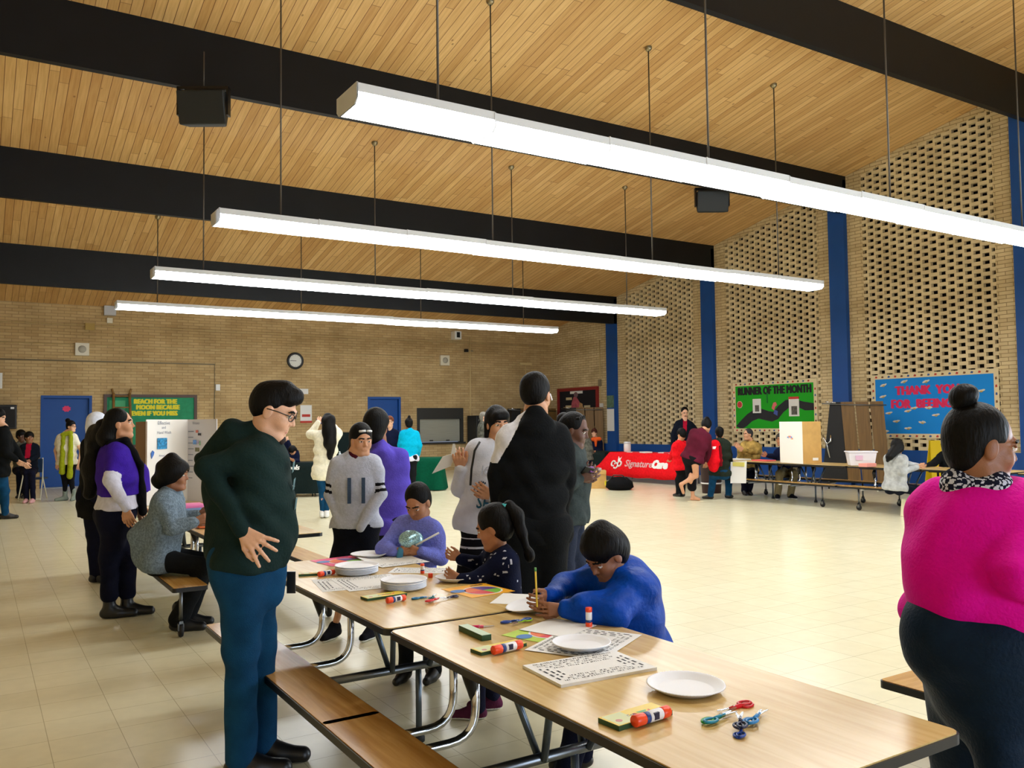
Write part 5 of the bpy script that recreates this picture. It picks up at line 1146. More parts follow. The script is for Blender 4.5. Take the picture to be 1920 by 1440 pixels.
# 7 woman in white hoodie
M_whd = C('white_hoodie', (205, 208, 220), var=.05); M_strp = None
def paint_sk(Cc, T, c): return np.where(np.mod(Cc[:, 2]-.02, .062) < .012, 1, 0)
def acc_wh(c):
    J = c['J']
    q = MB(); A_, B_, D_, E_ = [tuple(J(v)-c['bp']) for v in ((810, 888, -.1), (845, 874, -.1), (856, 848, -.12), (830, 856, -.12))]
    q.add([A_, B_, D_, E_], [(0, 1, 2, 3)]); q.add([tuple(J(v)-c['bp']) for v in ((845, 855, -.13), (849, 832, -.13), (853, 832, -.13), (857, 855, -.13))], [(0, 1, 2, 3)])
    o = q.build('paper_sheet', M_paper, c['root']); sm = o.modifiers.new('s', 'SOLIDIFY'); sm.thickness = .003
    MB().box((-.035, -.03, -.03), (.035, .03, .03)).build('red_marker', mat('marker_red', (200, 40, 40), .5), c['root'], .01).location = tuple(J((859, 856, -.08))-c['bp'])
    q = MB(); q.tube([tuple(J(v)-c['bp']) for v in ((900, 828, -.16), (890, 845, -.165), (884, 880, -.17), (882, 910, -.16))], .008, 6); q.build('bag_strap', M_black, c['root'])
    text('chest_lettering', 'JONEZ', .085, M_pgrey, c['root'], chest_frame(c, .60, .13, .150), depth=.001)
    text('chest_lettering', 'SENIOR', .115, C('letter_teal', (50, 96, 120)), c['root'], chest_frame(c, .18, .12, .150), bold=.002, depth=.001, sx=.8)
    for t in (.47, .36):
        F_ = chest_frame(c, t, .105, .15); q = MB(); q.prism([(.018*cos(a), .014*sin(a)-.006) for a in [j*pi/5 for j in range(10)]], 0, .002, M=F_)
        for i in range(4): q.prism([((i-1.5)*.014+.006*cos(a), .018-.004*abs(i-1.5)+.008*sin(a)) for a in [j*pi/4 for j in range(8)]], 0, .002, M=F_)
        q.build('paw_print', C('paw', (40, 56, 70)), c['root'])
person('woman in white printed hoodie and striped skirt with dark fringe holding up a paper', 6.05, (905, 1180), N=(935, 828), H=(934, 797), P=(910, 975), A=165, look=160, pitch=-3, s=.99, g=1.1,
       arms=[((975, 930, -.0), (925, 932, -.2), (905, 920, -.24), .3), ((862, 915, -.02), (863, 880, -.1), (858, 852, -.14), .9)],
       legs=[((925, 1090), (925, 1165), 175), ((890, 1090), (888, 1165), 175)], sk='tan',
       top=dict(m=M_whd, hood=1.1, hem=-.16, name='hoodie', inf=.026, arm=1.35, hemr=.10, fold=.005, extra=[((893, 985, -.02), (885, 960, -.02), .08, .1, .06)]),
       bot=dict(m=[C('skirt_black', (14, 14, 18)), C('skirt_white', (190, 190, 196))], kind='skirt', to=(903, 1130, 0), r=.20, name='striped_skirt', paint=paint_sk, fold=0), shoes=dict(m=M_black),
       hair=dict(vol=.01, line=.03, side=0, x2=[((-.076, -.03, .0), (-.08, -.02, -.08), .022, .02), ((.076, -.03, .0), (.08, -.02, -.08), .022, .02)], x=[((0, 0, .1), (0, 0, .1), .02, .02), ((-.03, .06, .07), (.03, .06, .07), .03, .03)]), acc=acc_wh, fres=.004, res=.0075)
# 8 tall boy in black hoodie from behind
M_bh = C('black_hoodie', (15, 17, 19), var=.15)
def paint_bh(Cc, T, c):
    # white band over the left shoulder
    v = Cc-c['n']; x = v@c['rt']; u = v@c['up']; return np.where((x < -.092+(u+.03)*.52) & (u > -.29), 1, 0)
def acc_bh(c):
    a = c['Hd']; S = Shape(); S.cone(a(.072, .03, .01), a(.075, .05, -.02), .006, k=.005); to_obj('earpiece', [S.mesh(.003)], M_white, c['root'], None, c['bp'])
person('tall person in black hoodie with white shoulder panel seen from behind', 5.2, (1010, 1262), N=(1002, 778), H=(1006, 742), P=(1000, 985), A=-6, look=25, pitch=-4, s=1.07, hs=1.05, g=1.08, sw=.152, sht=.78,
       arms=[((936, 890, .0), (938, 985, .12), (950, 1000, .2), None), ((1062, 880, .05), (1052, 975, .2), None, None)],
       legs=[((980, 1110, -.02), (985, 1240, .0), -10), ((1030, 1110, .0), (1035, 1245, .0), 10)], sk='tan',
       top=dict(m=[M_bh, C('white_panel', (226, 228, 238))], hood=1.5, hem=-.14, name='hoodie', inf=.03, arm=1.3, paint=paint_bh, fold=.006), bot=dict(m=C('black_sweatpants', (16, 18, 20)), inf=.035, cuff=.06), shoes=dict(m=M_black),
       hair=dict(vol=.006, line=.06, side=1, back=.5), acc=acc_bh, fres=.004, res=.0052)
# 9 girl with braids
M_gj = C('charcoal_jacket', (52, 60, 60), var=.2)
def acc_br(c):
    J = c['J']; o = MB().box((-.035, -.006, -.07), (.035, .006, .07)).build('phone', M_black, c['root'], .004); o.location = tuple(J((1098, 888, -.16))-c['bp']); o.rotation_euler = (.9, .3, -.3)
    S = Shape()
    for i in range(7):
        x = -.06+.02*i; S.cone(c['Hd'](x, .04-.3*abs(x), .115-abs(x)*.3), c['Hd'](x*.8, -.10, .04), .011, .012, k=.003)
    S.ell(c['Hd'](-.03, -.11, .06), np.array((.05, .05, .05)), k=.02)
    to_obj('braids', [S.mesh(.0045)], HB, c['root'], None, c['bp'])
    S = Shape(); S.cone(J((1080, 842, -.03)), J((1082, 852, -.05)), .03, .02); to_obj('pink_shirt', [S.mesh(.006)], mat('hot_pink', (220, 30, 90), .8), c['root'], None, c['bp'])
    o = MB().box((-.014, -.014, -.02), (.014, .014, .02)).build('purple_charm', mat('charm', (120, 50, 140), .4), c['root'], .004); o.location = tuple(J((1108, 880, -.18))-c['bp'])
person('girl with braided hair in charcoal jacket looking at a phone beside the tall person', 5.85, (1080, 1225), N=(1072, 838), H=(1078, 808), P=(1068, 960), A=105, look=110, pitch=-14, s=.95, g=1.02,
       arms=[((1072, 900, .2), (1090, 898, .0), (1102, 886, -.06), .6), ((1066, 905, -.2), (1086, 898, -.16), (1102, 892, -.16), .6)],
       legs=[((1082, 1060, .05), (1082, 1200, .1), 110), ((1060, 1060, -.05), (1062, 1205, -.05), 110)], sk='dark',
       top=dict(m=M_gj, hem=-.16, name='jacket', inf=.026, arm=1.3, fold=.006), bot=dict(m=C('slate_leggings', (40, 46, 62)), inf=.004, cuff=.036), shoes=dict(m=M_black),
       hair=dict(vol=.004, line=.085, x=[((0, -.08, .04), (0, -.09, 0), .05, .05)]), acc=acc_br, fres=.004, res=.0075)
# 10 small girl in navy
M_nav = bpy.data.materials.new('navy_flecked'); M_nav = C('navy_fleck', (14, 20, 46))
M_fl = mat('fleck', (190, 196, 215), .8)
def paint_nav(Cc, T, c):
    rs = np.floor(Cc/np.array([.012, .012, .009])); h = np.modf(np.abs(np.sin(rs@np.array([12.98, 78.23, 37.7]))*43758.5))[0]; return np.where(h > .965, 1, 0)
def acc_nav(c):
    S = Shape(); H_ = c['Hd']; S.cone(H_(.0, -.13, .09), H_(.0, -.155, .03), .035, .04, k=.03); S.cone(H_(.0, -.155, .03), H_(.0, -.15, -.08), .035, .03, k=.03); S.cone(H_(.0, -.15, -.08), H_(0, -.15, -.2), .026, .022, k=.02); S.ell(H_(0, -.155, -.21), np.array((.03, .03, .04)))
    to_obj('braid', [S.mesh(.004, fold=.003)], HB, c['root'], None, c['bp'])
    o = MB().lathe([(0, -.012), (.03, -.012), (.03, .012), (0, .012)], n=14).build('hair_tie', mat('tie_aqua', (80, 200, 210), .6), c['root']); o.location = tuple(H_(0, -.115, .10)-c['bp'])
person('small girl in navy sweater with white flecks seated at the table, hair in a braid', 4.6, (2.42, 3.88, 0), N=(936, 1030), H=(925, 990, -.02), P=(948, 1150, .0), A=-108, look=-80, pitch=-18, s=.66, hs=.92, g=1.05,
       arms=[((890, 1090, -.12), (866, 1085, -.13), (858, 1082, -.13), .8), ((905, 1062, .12), (866, 1048, .05), (852, 1044, .05), .8)],
       legs=[((900, 1170, -.05), (895, 1260, -.05), -90), ((900, 1165, .1), (925, 1255, .1), -90)], sk='med',
       top=dict(m=[M_nav, M_fl], hem=-.05, name='sweater', inf=.026, arm=1.45, paint=paint_nav), bot=dict(m=C('navy_leggings', (22, 24, 44))), shoes=dict(m=[C('plum_boot', (86, 36, 62)), M_white], shaft=.1, big=1.15),
       hair=dict(vol=.012, line=.06), acc=acc_nav, fres=.003, res=.0055)
# 11 boy in blue jacket
M_bj = C('royal_jacket', (0, 62, 158), rough=.5, var=.1, bump=.5, bscale=40)
def acc_boy(c):
    J = c['J']; bp = c['bp']
    q = MB(); a, b = J((1007, 1138, -.22)), J((1004, 1071, -.22)); q.tube([tuple(a-bp), tuple(b-bp)], .0042, 6).build('pencil', mat('pencil_yellow', (226, 190, 60), .4), c['root'])
    u = nrm(b-a); MB().tube([tuple(b-bp), tuple(b+u*.015-bp)], .0048, 8).build('eraser', mat('eraser_green', (90, 150, 80), .5), c['root'])
    n_ = c['n']; S = Shape(); S.ell(n_+c['up']*.0, np.array((.082, .078, .05))*.9, c['MT']); S.cone(n_-c['up']*.05, c['h'], .045, .075, k=.01, op='-')
    to_obj('dark_collar', [S.mesh(.006)], C('collar_teal', (10, 34, 58)), c['root'], None, bp)
    S = Shape(); S.ell(n_+c['fw']*.055-c['up']*.01, np.array((.03, .02, .03))); to_obj('red_shirt', [S.mesh(.005)], C('crimson', (170, 20, 50)), c['root'], None, bp)
person('boy in bright blue jacket bent over the table, writing on a paper plate', 3.78, (2.46, 2.95, 0), N=(1160, 1070, .0), H=(1136, 1042, -.03), P=(1190, 1222, .05), A=-120, look=-125, pitch=-33, s=.78, hs=.93, g=1.2,
       arms=[((1150, 1150, -.25), (1060, 1140, -.2), (1030, 1142, -.2), .4), ((1065, 1100, .12), (1030, 1118, -.12), (1008, 1133, -.2), 1.1)],
       legs=[((1110, 1290, -.22), (1060, 1400, -.1), -100), ((1110, 1280, .05), (1090, 1400, .1), -100)], sk='brown',
       top=dict(m=M_bj, hem=-.12, name='jacket', inf=.036, arm=1.6, fold=.007, extra=[((1178, 1098, .05), (1192, 1180, .05), .12, .12, .08), ((1180, 1130, -.12), (1090, 1140, -.22), .075, .055, .05)]),
       bot=dict(m=C('navy_sweats', (14, 18, 40)), inf=.025), shoes=dict(m=M_black),
       hair=dict(vol=.018, line=.05, x=[((.0, .05, .1), (.0, .0, .13), .035, .04), ((.04, .05, .09), (.05, .02, .11), .025, .025), ((-.05, -.02, .1), (0, -.05, .12), .03, .04)], fold=.005), acc=acc_boy, fres=.003, res=.0055)
# 12 woman in pink sweater at right
M_mag = C('magenta_knit', (216, 0, 150), rough=.75, var=.04)
def acc_pk(c):
    S = Shape(); H_ = c['Hd']; S.ell(H_(.0, -.075, .150), np.array((.045, .05, .045)), k=.02); S.cone(H_(0, -.06, .10), H_(0, -.07, .14), .03, .03)
    to_obj('hair_bun', [S.mesh(.0035, fold=.006)], HB, c['root'], None, c['bp'])
    S = Shape(); J = c['J']; S.cone(J((1800, 910, -.0)), J((1862, 916, -.05)), .064, .066, k=.03); S.cone(c['n']-c['up']*.01, c['n']+c['up']*.08, .085, .06, k=.02, op='-')
    to_obj('patterned_collar', [S.mesh(.004)], [C('pat_navy', (24, 28, 48)), C('pat_white', (205, 210, 230))], c['root'], lambda Cc, T: np.where(np.sin(Cc[:, 0]*210+3*np.sin(Cc[:, 2]*160))*np.sin(Cc[:, 1]*190+2*np.sin(Cc[:, 0]*140)) > .1, 1, 0), c['bp'])
person('heavyset woman in magenta sweater and navy trousers with a small black bun, at right edge', 2.9, (2.95, 1.5, 0), N=(1836, 917, .0), H=(1841, 838, .0), P=(1858, 1150, .05), A=40, look=92, pitch=-8, s=1.0, hs=1.1, g=1.28, sw=.12,
       arms=[((1925, 1060, .3), (1960, 1140, .35), None, None), ((1905, 1080, -.22), (2010, 1150, -.2), None, None)],
       legs=[((1855, 1400, .1), (1850, 1600, .1), 60), ((1880, 1400, -.15), (1880, 1610, -.15), 60)], sk='brown',
       top=dict(m=M_mag, hem=-.06, hemr=.13, name='sweater', inf=.03, arm=1.5, fold=.005, collar=1, neckr=1.35, extra=[((1786, 1020, .0), (1782, 1085, .0), .085, .10, .12), ((1850, 1000, -.0), (1852, 1090, .0), .17, .20, .1), ((1800, 1090, 0), (1880, 1130, 0), .15, .24, .1)]),
       bot=dict(m=C('navy_slacks', (12, 32, 54), rough=.6), inf=.02, cuff=.07, extra=[((1785, 1185, .0), (1790, 1215, .0), .165, .16), ((1870, 1225, -.03), (1870, 1290, -.03), .235, .21), ((1790, 1400, .2), (1790, 1600, .2), .085, .07), ((1800, 1240, .1), (1800, 1400, .18), .13, .09)], fold=.004), shoes=dict(m=M_black),
       hair=dict(vol=.004, line=.075), acc=acc_pk, fres=.003, res=.0055, neck=.07)
# 13 woman with green scarf
M_lime = C('lime_scarf', (150, 160, 30), bump=.6); M_crm = C('cream_wool', (228, 222, 200))
def acc_sc(c):
    J = c['J']; S = Shape(); S.cone(J((118, 815, -.1)), J((132, 812, -.1)), .05, .05, k=.04)
    S.cone(J((119, 820, -.12)), J((116, 885, -.15)), .045, .062, k=.02); S.cone(J((133, 818, -.12)), J((131, 893, -.15)), .045, .06, k=.02)
    to_obj('scarf', [S.mesh(.010, fold=.005)], M_lime, c['root'], None, c['bp'])
person('woman in cream vest with long lime green scarf standing before the left blue door', 18.4, (128, 938), N=(125, 812), H=(134, 800), P=(126, 868), A=165, look=110, s=.97, g=1.08,
       arms=[((152, 845, 0), (148, 868, -.1), None, .4), ((104, 845, 0), (107, 868, -.1), None, .4)], legs=[((134, 905), (138, 932), 165), ((122, 905), (122, 932), 230)], sk='light',
       top=dict(m=M_crm, hem=-.05, name='vest', inf=.035, sleeve=(.25, .25)), bot=dict(m=M_stripe, inf=.0, cuff=.036), shoes=dict(m=C('grey_boots', (128, 138, 128)), shaft=.14, big=1.1),
       hair=dict(vol=.012, x2=[((0, -.09, .11), (0, -.11, .14), .05, .05)]), glasses=M_black, acc=acc_sc, fres=.009, res=.013)
# 14 woman photographing
def acc_ph(c):
    J = c['J']; S = Shape(); S.cone(J((616, 790, -.06)), J((619, 830, -.1)), .12, .11, k=.04); S.cone(J((619, 830, -.1)), J((619, 858, -.1)), .10, .04, k=.04)
    to_obj('long_hair', [S.mesh(.01, fold=.008)], HB, c['root'], None, c['bp'])
    o = MB().box((-.07, -.005, -.035), (.07, .005, .035)).build('phone', mat('phone_blue', (60, 70, 140), .3), c['root'], .004); o.location = tuple(J((600, 790, .3))-c['bp']); o.rotation_euler = (0, .3, -.6)
person('woman in cream jacket with very long dark hair raising a phone, seen from behind', 14.4, (608, 960), N=(613, 808), H=(615, 790), P=(608, 880), A=-8, look=-12, s=1., g=.95,
       arms=[((582, 815, .12), (596, 793, .25), (602, 787, .3), .9), ((634, 812, .12), (622, 795, .28), None, .9)], legs=[((604, 920), (604, 950), -10), ((615, 920), (612, 952), -10)], sk='light',
       top=dict(m=M_crm, hem=-.28, name='jacket', inf=.04, arm=1.4, flare=.1), bot=dict(m=M_jean, inf=.004, cuff=.035), shoes=dict(m=M_white), hair=dict(vol=.01), acc=acc_ph, fres=.008, res=.011)
# 15 turquoise hoodie
person('person in turquoise hoodie with black bun seen from behind at the green draped table', 18.9, (766, 919), N=(768, 806), H=(766, 795), P=(766, 858), A=-12, look=-25, s=.97, g=1.1,
       arms=[((750, 835, .05), (753, 848, .25), None, .6), ((786, 835, .05), (784, 852, .2), None, .6)], legs=[((760, 888), (760, 912), -10), ((774, 888), (774, 912), -10)], sk='brown',
       top=dict(m=C('turquoise', (0, 168, 208)), hem=.0, hood=1.2, name='hoodie', inf=.035, arm=1.25, under=dict(hem=-.12, m=M_lt)), bot=dict(m=C('black_trousers', (20, 22, 24)), inf=.02), shoes=dict(m=M_black, shaft=.1), hair=dict(vol=.01, x2=[((0, -.03, .12), (0, -.05, .17), .04, .03)]), fres=.01, res=.014)
# 16 seated in navy behind the draped table
M_nvy = C('navy_jacket', (16, 22, 48))
person('person in navy jacket seated behind the clinic table, chin on raised hand', 19.4, (5.9, 19.2, 0), N=(527, 822), H=(533, 806), P=(522, 870), A=150, look=170, s=.95, g=1.15, arms=[((545, 850, -.2), (540, 828, -.2), (536, 818, -.15), .8), ((505, 852, -.1), (520, 856, -.35), None, .4)], legs=[((530, 882, -.5), (530, 918, -.5), 170), ((515, 882, -.5), (515, 918, -.5), 170)], sk='light',
       top=dict(m=M_nvy, hem=0, name='jacket', inf=.03, arm=1.3, vneck=.14), bot=dict(m=M_navyp), shoes=dict(m=M_black), hair=dict(vol=.012), fres=.009, res=.013)
person('second person in navy jacket leaning on the clinic table, right of the first', 19.0, (6.6, 18.7, 0), N=(545, 845), H=(549, 846, -.1), P=(552, 876), A=200, look=210, pitch=-50, s=.85, arms=[((558, 865, -.1), (548, 862, -.3), None, .5), ((535, 860, -.1), (545, 862, -.3), None, .5)], legs=[((552, 885, -.3), (552, 919, -.3), 170), ((545, 885, -.3), (545, 919, -.3), 170)], sk='tan',
       top=dict(m=M_nvy, hem=0, name='jacket', inf=.03), bot=dict(m=M_navyp), shoes=dict(m=M_black), hair=dict(vol=.02), fres=.01, res=.014)
# 17 camo
M_camo = bpy.data.materials.new('x'); bpy.data.materials.remove(M_camo); M_camo = C('camo_grey', (84, 84, 76), var=.6, vscale=14)
person('woman with grey hair in mottled grey jacket standing by the black cabinet', 22.6, (906, 893), N=(905, 792), H=(908, 782), P=(904, 838), A=80, look=95, s=1., g=1.05, arms=[((915, 815, .1), (915, 835, .1), None, .5), ((902, 815, -.15), (910, 835, -.2), None, .5)], legs=[((906, 865), (906, 887), 90), ((900, 865), (900, 887), 90)], sk='light',
       top=dict(m=M_camo, hem=-.2, name='jacket', inf=.04), bot=dict(m=M_navyp), shoes=dict(m=M_black), hair=dict(vol=.014, m=hairm('grey', (120, 116, 106)), x=[((0, -.05, 0), (0, -.05, -.1), .08, .06)]), fres=.01, res=.015)
# 29 face behind the periwinkle hoodie
person('person with brown hair standing behind the periwinkle hoodie near the far blue door', 19.2, (735, 916), N=(731, 804), H=(731, 791), P=(732, 858), A=175, look=170, s=1., arms=[((742, 830), (740, 855), None, .5), ((722, 830), (722, 855), None, .5)], legs=[((736, 888), (736, 912), 180), ((728, 888), (728, 912), 180)], sk='light',
       top=dict(m=M_nvy, hem=-.1), bot=dict(m=M_navyp), shoes=dict(m=M_black), hair=dict(vol=.01, m=hairm('auburn', (110, 60, 36))), glasses=M_black, fres=.009, res=.014)
# 18 orange scarf + grey jacket
def acc_or(c):
    J = c['J']; S = Shape(); S.cone(J((1112, 824, -.1)), J((1124, 823, -.1)), .06, .06, k=.04); S.cone(J((1117, 826, -.15)), J((1117, 836, -.18)), .05, .03); to_obj('orange_scarf', [S.mesh(.012)], C('orange_scarf', (232, 96, 40)), c['root'], None, c['bp'])
person('seated person with orange scarf behind the black draped table in the corner', 25.4, (15.7, 20.1, 0), N=(1117, 823), H=(1114, 812), P=(1117, 862), A=190, look=195, s=.95, arms=[((1128, 845), (1120, 850, -.3), None, .5), ((1105, 845), (1112, 850, -.3), None, .5)], legs=[((1120, 872, -.4), (1120, 890, -.4), 180), ((1110, 872, -.4), (1110, 890, -.4), 180)], sk='light',
       top=dict(m=M_nvy, hem=0, inf=.03, name='jacket'), bot=dict(m=M_navyp), shoes=dict(m=M_black), hair=dict(vol=.02, m=hairm('reddish', (70, 34, 26))), acc=acc_or, fres=.01, res=.014)
person('person in grey and black jacket leaning at the corner table behind the girl with braids', 21.8, (1096, 903), N=(1097, 822), H=(1092, 806), P=(1098, 860), A=60, look=60, pitch=-20, s=1., g=1.1, arms=[((1108, 845, .1), (1112, 848, .3), None, .5), ((1090, 845, .1), (1100, 850, .3), None, .5)], legs=[((1098, 882), (1096, 899), 60), ((1090, 882), (1088, 899), 60)], sk='tan',
       top=dict(m=M_camo, hem=-.05, inf=.04, name='jacket'), bot=dict(m=M_navyp), shoes=dict(m=M_black), hair=dict(vol=.015), fres=.01, res=.015)
# 19 man in dark suit jacket
def paint_rs(Cc, T, c): v = Cc-c['n']; return np.where((np.abs(v@c['rt']) < .05+.0*T) & (v@c['fw'] > .0) & (v@c['up'] > -.3), 1, 0)
person('man in dark jacket and red shirt with moustache standing behind the red draped table', 22.0, (15.5, 16.2, 0), N=(1284, 787), H=(1284, 774), P=(1280, 850), A=185, look=180, pitch=-18, s=1.12, g=1.12, arms=[((1310, 815, 0), (1308, 840, -.1), None, .4), ((1262, 815, 0), (1262, 842, -.15), None, .4)], legs=[((1290, 890), (1290, 915), 180), ((1272, 890), (1272, 915), 180)], sk='light',
       top=dict(m=[C('ink_jacket', (16, 22, 34)), C('crimson', (170, 20, 50))], hem=-.12, inf=.035, name='jacket', paint=paint_rs, arm=1.2), bot=dict(m=M_navyp), shoes=dict(m=M_black), hair=dict(vol=.004, line=.07), fres=.008, res=.012,
       acc=lambda c: to_obj('moustache', [Shape().cone(c['Hd'](-.022, .088, -.05), c['Hd'](.022, .088, -.05), .008).mesh(.004)], mat('beard', (40, 26, 20), .8), c['root'], None, c['bp']))
# 22 child in red
person('child in red vest with dark hair at the end of the red table', 17.6, (1276, 925), N=(1274, 828), H=(1278, 815), P=(1278, 875), A=-40, look=-30, pitch=-25, s=.85, hs=.92, g=1.1, arms=[((1262, 848, .1), (1256, 860, .25), None, .5), ((1290, 850, 0), (1284, 862, .1), None, .5)], legs=[((1280, 900), (1280, 918), -30), ((1272, 900), (1272, 918), -30)], sk='tan',
       top=dict(m=[C('scarlet', (226, 20, 32))], hem=-.12, inf=.04, name='vest', arm=1.2), bot=dict(m=C('black_trousers', (20, 22, 24))), shoes=dict(m=M_black), hair=dict(vol=.014), fres=.008, res=.011)
# 20 bending, barefoot
M_mrn = C('maroon_knit', (84, 22, 40), var=.25, vscale=6)
def paint_tr(Cc, T, c):
    r = np.zeros_like(T)
    for side, h0, K, An, spec in c['lg']:
        for a, b in ((h0, K), (K, An)):
            t = np.clip(((Cc-a)@(b-a))/((b-a)@(b-a)), 0, 1); v = Cc-(a+(b-a)*t[:, None]); r = np.where((v@CR > .055) & (np.abs(v@CF) < .035) & (side > 0), 1, r)
    return r
def acc_bf(c):
    for side, h0, K, An, spec in c['lg']:
        td = face_dir(spec[2], spec[3] if len(spec) > 3 else 0); un = nrm(np.cross(nrm(np.cross(td, ZU)), td)); S = Shape(); S.cone(An-td*.07-un*.10, An+td*.17-un*.10, .045, .045, k=.02); S.cut(An-un*.085, un); S.cut(An-un*.115, -un)
        to_obj('slide_sandal', [S.mesh(.007)], mat('sandal_cream', (222, 212, 170), .6), c['root'], None, c['bp'])
person('person in maroon sweater and cropped black trousers bending, one foot raised', 16.5, (1302, 933), N=(1316, 808), H=(1325, 799, .12), P=(1298, 860), A=35, look=25, pitch=-35, s=1., g=1.1, Ap=70, bare=('feet',),
       arms=[((1322, 846, .2), (1322, 866, .3), None, .5), ((1328, 843, .1), (1328, 864, .2), None, .5)], legs=[((1296, 895, .1), (1299, 926, .1), 80), ((1305, 892, -.05), (1277, 908, -.1), 60, -65)], sk='tan',
       top=dict(m=M_mrn, hem=-.06, inf=.035, name='sweater', arm=1.2), bot=dict(m=[M_stripe, C('side_white', (215, 212, 205))], inf=.03, len=.5, cuff=.07, paint=paint_tr), hair=dict(vol=.02, m=HB, x=[((0, -.04, .1), (0, -.06, .13), .05, .05)]), acc=acc_bf, fres=.008, res=.010)
# 21 boy with red backpack
def acc_bpk(c):
    S = Shape(); J = c['J']; S.cone(J((1340, 836, -.14)), J((1340, 862, -.17)), .12, .15, k=.05); S.cone(J((1338, 862, -.2)), J((1338, 876, -.2)), .11, .10, k=.05)
    to_obj('backpack', [S.mesh(.01, fold=.006)], C('backpack_red', (214, 14, 28)), c['root'], None, c['bp'])
    S = Shape(); S.cone(J((1350, 838, -.24)), J((1352, 872, -.3)), .03, .03); to_obj('backpack_strap', [S.mesh(.01)], C('dark_red', (110, 6, 20)), c['root'], None, c['bp'])
    MB().box((-.05, -.01, -.02), (.05, .01, .03)).build('backpack_label', M_paper, c['root']).location = tuple(J((1340, 840, -.27))-c['bp'])
person('boy in dark green hoodie with a red backpack seated with his back turned', 16.9, (13.3, 12.9, 0), N=(1350, 823), H=(1349, 812), P=(1350, 886), A=25, look=10, s=.9, hs=.95, g=1.1, arms=[((1334, 850, .1), (1335, 862, .3), None, .5), ((1368, 852, .1), (1370, 866, .3), None, .5)], legs=[((1338, 892, .1), (1332, 912, .1), -60), ((1366, 892, .2), (1366, 915, .2), 40)], sk='tan',
       top=dict(m=C('moss_hoodie', (34, 42, 34)), hood=1.3, hem=-.1, inf=.04, name='hoodie'), bot=dict(m=M_jean, inf=.03), shoes=dict(m=M_black), hair=dict(vol=.008), acc=acc_bpk, fres=.008, res=.011)
# 23 man in tan mottled jacket
M_tanc = C('desert_camo', (158, 130, 70), var=.55, vscale=11)
person('grey haired man in tan mottled jacket seated at the wall table with raised hands', 18.2, (14.15, 12.7, 0), N=(1408, 828), H=(1402, 815), P=(1404, 882), A=-150, look=-115, s=.98, g=1.12, arms=[((1424, 848, -.1), (1396, 845, -.3), (1384, 838, -.3), .5), ((1388, 856, -.1), (1386, 842, -.25), (1380, 834, -.25), .4)], legs=[((1410, 888, -.4), (1405, 925, -.4), 180), ((1395, 888, -.4), (1395, 925, -.4), 180)], sk='tan',
       top=dict(m=M_tanc, hem=0, inf=.035, name='jacket', arm=1.2), bot=dict(m=M_navyp), shoes=dict(m=M_black), hair=dict(vol=.006, m=hairm('dark_grey', (50, 50, 52))), fres=.007, res=.011)
# 24 behind board
M_khk = C('khaki_trousers', (120, 108, 78))
person('person in khaki trousers seated behind the white display board', 17.3, (13.9, 11.3, 0), N=(1470, 838), H=(1463, 825), P=(1478, 882, .1), A=170, look=-150, s=1.0, g=1.1, arms=[((1495, 860), (1470, 868, -.3), None, .5), ((1452, 856, 0), (1438, 854, -.2), None, .5)], legs=[((1490, 888, -.45), (1482, 928, -.45), 165), ((1462, 888, -.45), (1458, 926, -.45), 200)], sk='med',
       top=dict(m=M_nvy, hem=0, inf=.035, name='jacket'), bot=dict(m=M_khk, inf=.02, cuff=.055), shoes=dict(m=[C('sneaker_black', (18, 18, 24)), M_white], big=1.1), hair=dict(vol=.012, name='cap', m=C('cap_grey', (60, 58, 54))), fres=.009, res=.011)
# 25 girl in grey hoodie on bench
def acc_gh(c):
    S = Shape(); J = c['J']; S.cone(J((1684, 838, -.03)), J((1668, 856, -.14)), .09, .06, k=.04); S.cone(J((1668, 856, -.14)), J((1664, 864, -.16)), .05, .03, k=.03); to_obj('long_hair', [S.mesh(.008, fold=.006)], HB, c['root'], None, c['bp'])
person('girl with long dark hair in grey hoodie seated on the bench by the wall table', 13.5, (12.6, 8.0, 0), N=(1680, 852), H=(1683, 838), P=(1678, 912), A=55, look=55, pitch=-15, s=.86, hs=.95, g=1.05, arms=[((1705, 872, .1), (1722, 874, .1), None, .5), ((1690, 885, -.12), (1718, 876, .0), None, .5)], legs=[((1716, 915, .15), (1716, 952, .2), 60), ((1712, 920, 0), (1725, 955, 0), 60)], sk='tan',
       top=dict(m=C('marl_grey', (168, 170, 170), var=.25, vscale=12), hem=-.12, inf=.035, name='hoodie', arm=1.25), bot=dict(m=C('black_leggings', (16, 20, 32)), inf=.01), shoes=dict(m=mat('taupe_boot', (110, 90, 80), .8), shaft=.06), hair=dict(vol=.012), acc=acc_gh, fres=.007, res=.0095)
# 26 person in black across the table
person('person in black sweater with short hair seated across from the girl, behind the magenta sweater', 14.6, (14.1, 7.9, 0), N=(1782, 846), H=(1776, 832), P=(1790, 905), A=-130, look=-110, pitch=-20, s=.97, g=1.1, arms=[((1800, 880, -.1), (1770, 880, -.3), None, .5), ((1752, 868, 0), (1735, 876, -.2), (1728, 876, -.25), .5)], legs=[((1780, 912, -.3), (1780, 955, -.3), 200), ((1765, 912, -.3), (1765, 955, -.3), 200)], sk='tan',
       top=dict(m=M_bh, hem=0, inf=.03, name='sweater', arm=1.2), bot=dict(m=M_navyp), shoes=dict(m=M_black), hair=dict(vol=.004), fres=.007, res=.011)
